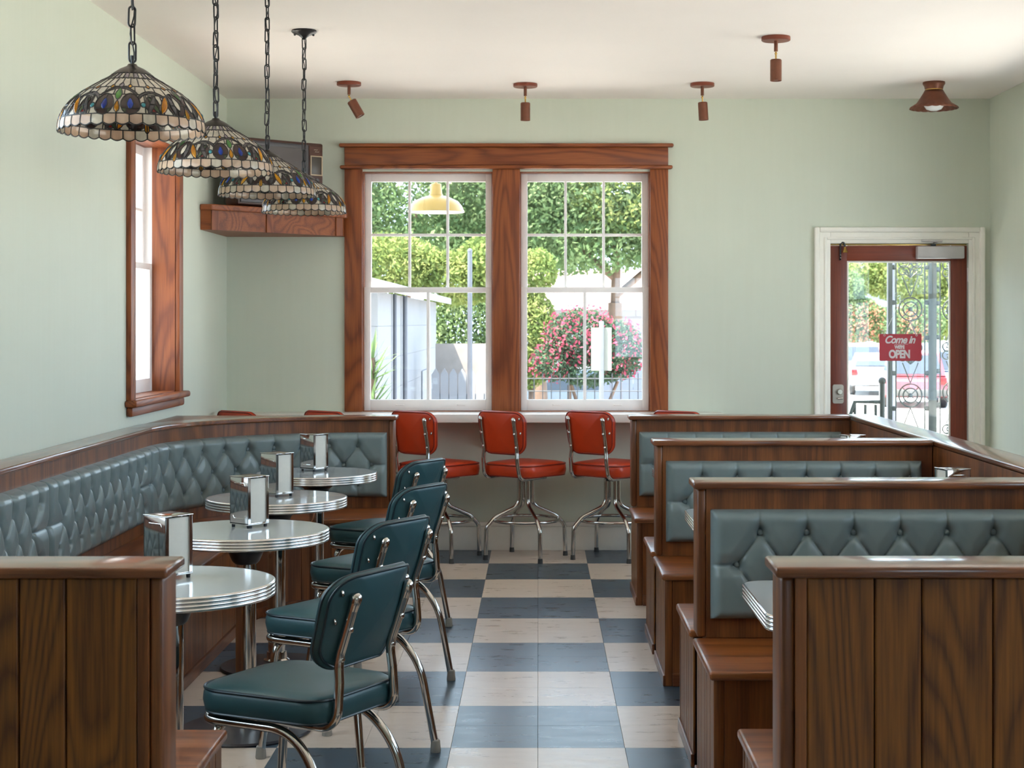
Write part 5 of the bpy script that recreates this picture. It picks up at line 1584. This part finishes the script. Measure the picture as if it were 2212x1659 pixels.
# wire fence
wf = thing('wire_fence', 'grey wire mesh fence in front of the parked cars', 'fence', (0, 18.4, GZ))
m = MB()
for k in range(34):
    m.tube([(-0.35 + k * 0.1, 0, 0), (-0.35 + k * 0.1, 0, 1.90)], 0.006, 4)
for k in range(13):
    m.tube([(-0.35, 0, 0.1 + k * 0.145), (2.95, 0, 0.1 + k * 0.145)], 0.006, 4)
o = m.build('mesh', plain('dark_wire', srgb(48, 52, 58), 0.5), wf, 0)
for x in (-0.36, 1.3, 2.96):
    MB().tube([(x, 0, 0), (x, 0, 1.98)], 0.025, 8).build('post', pole_grey, wf)
bf = thing('board_fence', 'blue grey board fence behind the flowering tree', 'fence', (0, 21.0, GZ))
bfm = plain('blue_grey_board', srgb(88, 98, 116), 0.75, var=0.06)
bd = MB().box(0, 0.145, 0, 0.02, 0, 1.92).mesh('board', bfm, 0)
for k in range(14):
    obj('board', bd, bf, (0.80 + k * 0.15, 0, 0))

# far buildings
fb = thing('far_building', 'white commercial building with a pale red roof behind the flowering tree', 'building', (1.2, 42, GZ))
MB().box(-2.6, 3.8, 0, 6, 0, 2.87).build('walls', whitewash, fb, 0)
MB().add([(-2.9, -0.4, 2.82), (4.1, -0.4, 2.82), (4.1, 6.4, 2.82), (-2.9, 6.4, 2.82), (-1.6, 3, 3.97), (2.8, 3, 3.97)], [[0, 1, 5, 4], [1, 2, 5], [2, 3, 4, 5], [3, 0, 4], [0, 1, 2, 3]]).build('roof', plain('faded_red_roof', srgb(138, 116, 112), 0.8), fb, 0)
for x in (0.1, 1.2):
    w = MB().box(x, x + 0.5, -0.03, 0, 1.6, 2.2).build('window', pole_grey, fb, 0)
    MB().box(x + 0.04, x + 0.46, -0.04, -0.03, 1.64, 2.16).build('pane', plain('dark_pane', srgb(110, 120, 134), 0.15), w, 0)
fb2 = thing('far_building', 'grey blue house seen high through the door glass', 'building', (19.0, 84, GZ))
MB().box(-2.5, 4.5, 0, 6, 0, 5.1).build('walls', plain('pale_blue_siding', srgb(126, 134, 146), 0.8), fb2, 0)
MB().add([(-2.9, -0.4, 5.0), (4.9, -0.4, 5.0), (4.9, 6.4, 5.0), (-2.9, 6.4, 5.0), (-2.9, 3, 6.6), (4.9, 3, 6.6)], [[0, 1, 5, 4], [1, 2, 5], [2, 3, 4, 5], [3, 0, 4], [0, 1, 2, 3]]).build('roof', pole_grey, fb2, 0)
fb3 = thing('far_building', 'white house outside the left wall window', 'building', (-8.4, 24, GZ))
MB().box(-3.5, 2.0, 0, 5, 0, 2.9).build('walls', whitewash, fb3, 0)
MB().add([(-3.8, -0.3, 2.85), (2.3, -0.3, 2.85), (2.3, 5.3, 2.85), (-3.8, 5.3, 2.85), (-3.8, 2.5, 3.9), (2.3, 2.5, 3.9)], [[0, 1, 5, 4], [1, 2, 5], [2, 3, 4, 5], [3, 0, 4], [0, 1, 2, 3]]).build('roof', pole_grey, fb3, 0)

# parked cars
def car(label, x, y, rz, col, suv=True):
    c = thing('parked_car', label, 'car', (x, y, GZ), rz, 'cars parked outside')
    pm = plain('car_paint', col, 0.25, 0.1, var=0.02, coat=0.6)
    L, Wd = 4.5, 1.8
    H = 1.66 if suv else 1.42
    side = [(-2.25, 0.42), (-2.22, 0.78), (-2.05, 0.92), (-1.95, 0.96), (0.95, 0.96), (1.95, 0.88), (2.2, 0.72), (2.25, 0.40), (1.75, 0.30), (-1.8, 0.30)]
    R_ = lambda s: [(px, s * (Wd / 2), pz) for px, pz in side]
    m = MB()
    m.loft([[(px * 0.985, -Wd / 2 + 0.02, pz) for px, pz in side], [(px, -Wd / 2 + 0.10, pz + 0.0) for px, pz in side], [(px, Wd / 2 - 0.10, pz) for px, pz in side], [(px * 0.985, Wd / 2 - 0.02, pz) for px, pz in side]])
    m.build('body', pm, c, 40)
    cab = [(-2.08 if suv else -1.55, 0.95), (-1.85 if suv else -1.0, H - 0.06), (-1.6 if suv else -0.7, H), (0.2, H), (0.45, H - 0.05), (1.15, 0.95)]
    MB().loft([[(px, -0.82, pz) if pz < 1 else (px, -0.66, pz) for px, pz in cab], [(px, 0.82, pz) if pz < 1 else (px, 0.66, pz) for px, pz in cab]]).build('cabin', pm, c, 30)
    gm = plain('car_glass', srgb(58, 66, 78), 0.08, var=0.02)
    for s in (-1, 1):
        q = [(-1.85 if suv else -1.25, 1.0), (-1.72 if suv else -0.95, H - 0.12), (0.3, H - 0.12), (0.95, 1.0)]
        yy = lambda z: s * (0.832 - (z - 0.95) / (H - 0.95) * 0.16)
        MB().add([(px, yy(pz), pz) for px, pz in q] + [(px, yy(pz) - s * 0.02, pz) for px, pz in q], [[0, 1, 2, 3], [4, 5, 6, 7], [0, 1, 5, 4], [1, 2, 6, 5], [2, 3, 7, 6], [3, 0, 4, 7]]).build('side_window', gm, c, 0)
        for px in (-1.38, 1.38):
            wh = MB().lathe([(0, -0.11), (0.30, -0.11), (0.335, -0.07), (0.335, 0.07), (0.30, 0.11), (0, 0.11)], 24, M=Matrix.Translation((px, s * 0.80, 0.335)) @ Matrix.Rotation(HP, 4, 'X')).build('wheel', MT['black'], c)
            MB().lathe([(0, -0.115), (0.20, -0.115), (0.21, -0.10), (0.21, 0.10), (0.20, 0.115), (0, 0.115)], 18, M=Matrix.Translation((px, s * 0.80, 0.335)) @ Matrix.Rotation(HP, 4, 'X')).build('hub', MT['silver_paint'], wh)
        MB().box(-2.27, -2.18, s * 0.74 - 0.10, s * 0.74 + 0.10, 0.70, 0.90, 0.02).build('tail_light', plain('red_lens', srgb(150, 20, 24), 0.2), c)
        MB().box(2.12, 2.24, s * 0.70 - 0.14, s * 0.70 + 0.14, 0.66, 0.80, 0.02).build('headlight', MT['silver_paint'], c)
    xr, xr2 = (-2.075, -1.87) if suv else (-1.52, -1.03)
    MB().add([(xr - 0.012, -0.70, 1.0), (xr - 0.012, 0.70, 1.0), (xr2 - 0.012, 0.60, H - 0.12), (xr2 - 0.012, -0.60, H - 0.12), (xr + 0.01, -0.70, 1.0), (xr + 0.01, 0.70, 1.0), (xr2 + 0.01, 0.60, H - 0.12), (xr2 + 0.01, -0.60, H - 0.12)],
             [[0, 1, 2, 3], [4, 5, 6, 7], [0, 1, 5, 4], [1, 2, 6, 5], [2, 3, 7, 6], [3, 0, 4, 7]]).build('rear_window', gm, c, 0)
    MB().box(-2.30, -2.16, -0.84, 0.84, 0.36, 0.56, 0.04).build('bumper', MT['rubber_dark'] if suv else pm, c)
car('blue grey car behind the wire fence outside the right back window', 1.1, 36.0, math.radians(12), srgb(100, 116, 132), False)
car('white car parked at the far left of the door glass', 12.96, 64.0, math.radians(80), srgb(140, 142, 148), True)
car('silver white pickup style car left of the open sign', 11.80, 56.0, math.radians(80), srgb(132, 136, 144), False)
car('red car parked behind the ironwork post', 11.25, 48.0, math.radians(80), srgb(146, 66, 74), True)
car('pale blue car at the right edge of the door glass', 13.6, 52.5, math.radians(80), srgb(104, 120, 138), True)

# ornamental iron post outside the door
iron = plain('grey_green_iron', srgb(44, 51, 49), 0.5, 0.3)
def iron_post(x, y, label):
    p = thing('iron_post', label, 'iron post', (x, y, -0.38))
    H0, w = 3.47, 0.155
    for s in (-1, 1):
        MB().box(s * w - 0.015, s * w + 0.015, -0.015, 0.015, 0.36, H0).build('upright', iron, p, 0)
        MB().tube([(s * (w - 0.045), 0, 0.36), (s * (w - 0.045), 0, H0)], 0.0055, 6).build('slim_bar', iron, p)
        for k in range(1, 12):
            MB().ball((s * (w - 0.028), 0, 0.13 + k * 0.27), 0.016, 8, (1.3, 0.6, 1.2)).build('collar', iron, p)
    def ring(r, z, t=0.006):
        return [(r * math.cos(a), 0, z + r * math.sin(a)) for a in np.linspace(0, 2 * math.pi, 29)[:-1]], t
    def scroll(sx, z, up, r0=0.05):
        return [(sx * (0.055 + (r0 * (1 - q * 0.85)) * math.cos(math.pi + q * 8.5)), 0, z + up * (r0 * (1 - q * 0.85)) * math.sin(q * 8.5)) for q in np.linspace(0, 1, 26)]
    for zc in (0.32 + 0.4, 1.29 - 0.4 + 0.42, 1.97, 2.62):
        m = MB()
        for r in (0.088, 0.055):
            pts, t = ring(r, zc)
            m.tube(pts, t, 6, True)
        for a in (0.78, 2.36, 3.93, 5.5):
            m.tube([(0.02 * math.cos(a), 0, zc + 0.02 * math.sin(a)), (0.088 * math.cos(a), 0, zc + 0.088 * math.sin(a))], 0.004, 5)
        m.ball((0, 0, zc), 0.018, 8, (1, 0.5, 1))
        m.build('medallion', iron, p)
        v = MB()
        v.tube([(0, 0, zc + 0.095), (-0.06, 0, zc + 0.25)], 0.0045, 5)
        v.tube([(0, 0, zc + 0.095), (0.06, 0, zc + 0.25)], 0.0045, 5)
        v.tube([(0, 0, zc - 0.095), (-0.06, 0, zc - 0.25)], 0.0045, 5)
        v.tube([(0, 0, zc - 0.095), (0.06, 0, zc - 0.25)], 0.0045, 5)
        v.build('lattice', iron, p)
        for up in (1, -1):
            s_ = MB()
            for sx in (-1, 1):
                s_.tube(scroll(sx, zc + up * 0.29, up), 0.0055, 5)
            for k in range(5):
                a = math.radians(-50 + 25 * k)
                s_.tube([(0, 0, zc + up * 0.24), (0.07 * math.sin(a), 0, zc + up * (0.24 + 0.07 * math.cos(a)))], 0.006, 5)
            s_.build('scroll', iron, p)
    return p
iron_post(2.845, 12.2, 'ornamental iron porch post with scrolls and medallions outside the door')
iron_post(3.32, 12.75, 'second iron porch post at the right edge of the door glass')
rl = thing('stair_railing', 'pale iron stair railing low outside the door', 'railing', (0, 0, -0.02))
for x in (2.42, 2.50, 2.58):
    MB().tube([(x, 12.2, 0), (x, 12.2, 0.88)], 0.012, 6).build('baluster', iron, rl)
MB().tube([(2.28, 12.2, 0.50), (2.42, 12.2, 0.90), (2.62, 12.2, 0.90)], 0.016, 8).build('handrail', iron, rl)
MB().tube([(2.63, 12.2, 0), (2.63, 12.2, 1.04)], 0.02, 8).build('newel', iron, rl)
MB().ball((2.63, 12.2, 1.06), 0.03, 10).build('newel_cap', iron, rl)
MB().box(1.0, 4.4, YB + WT + 0.01, 13.2, GZ, -0.02).build('porch_slab', asphalt, None, 0)
tag(bpy.data.objects['porch_slab'], 'concrete porch slab outside the door', 'porch', kind='structure')
lampost = thing('street_light', 'grey street light pole seen left of the ironwork through the door', 'street light', (6.85, 31.0, GZ))
MB().tube([(0, 0, 0), (0, 0, 6.6)], [0.09, 0.06], 10).build('shaft', pole_grey, lampost)
MB().tube([(0, 0, 6.55), (0.5, 0, 6.75), (0.9, 0, 6.72)], 0.025, 8).build('arm', pole_grey, lampost)

# yellow shade lamp hanging from the eave
yl = thing('porch_lamp', 'yellow enamel shade lamp hanging outside the left back window', 'porch lamp', (-0.735, 11.45, 2.28))
ym = plain('yellow_enamel', srgb(160, 136, 80), 0.35, var=0.03)
MB().lathe([(0.204, -0.002), (0.205, 0.004), (0.197, 0.018), (0.186, 0.045), (0.158, 0.078), (0.10, 0.105), (0.052, 0.118), (0.044, 0.135), (0.038, 0.20), (0.030, 0.205)], 40).build('shade', ym, yl)
MB().lathe([(0.203, -0.001), (0.190, 0.012), (0.178, 0.042), (0.15, 0.072), (0.10, 0.098), (0.0, 0.11)], 40).build('inner_reflector', plain('white_enamel', srgb(240, 238, 232), 0.4, var=0.01), yl)
MB().tube([(0, 0, 0.2), (0, 0, ZC + 0.14 - 2.28)], 0.012, 8).build('stem', ym, yl)
MB().ball((0, 0, 0.04), 0.035, 12).build('bulb', plain('porch_bulb', (0.8, 0.8, 0.78), 0.3, var=0.01), yl)
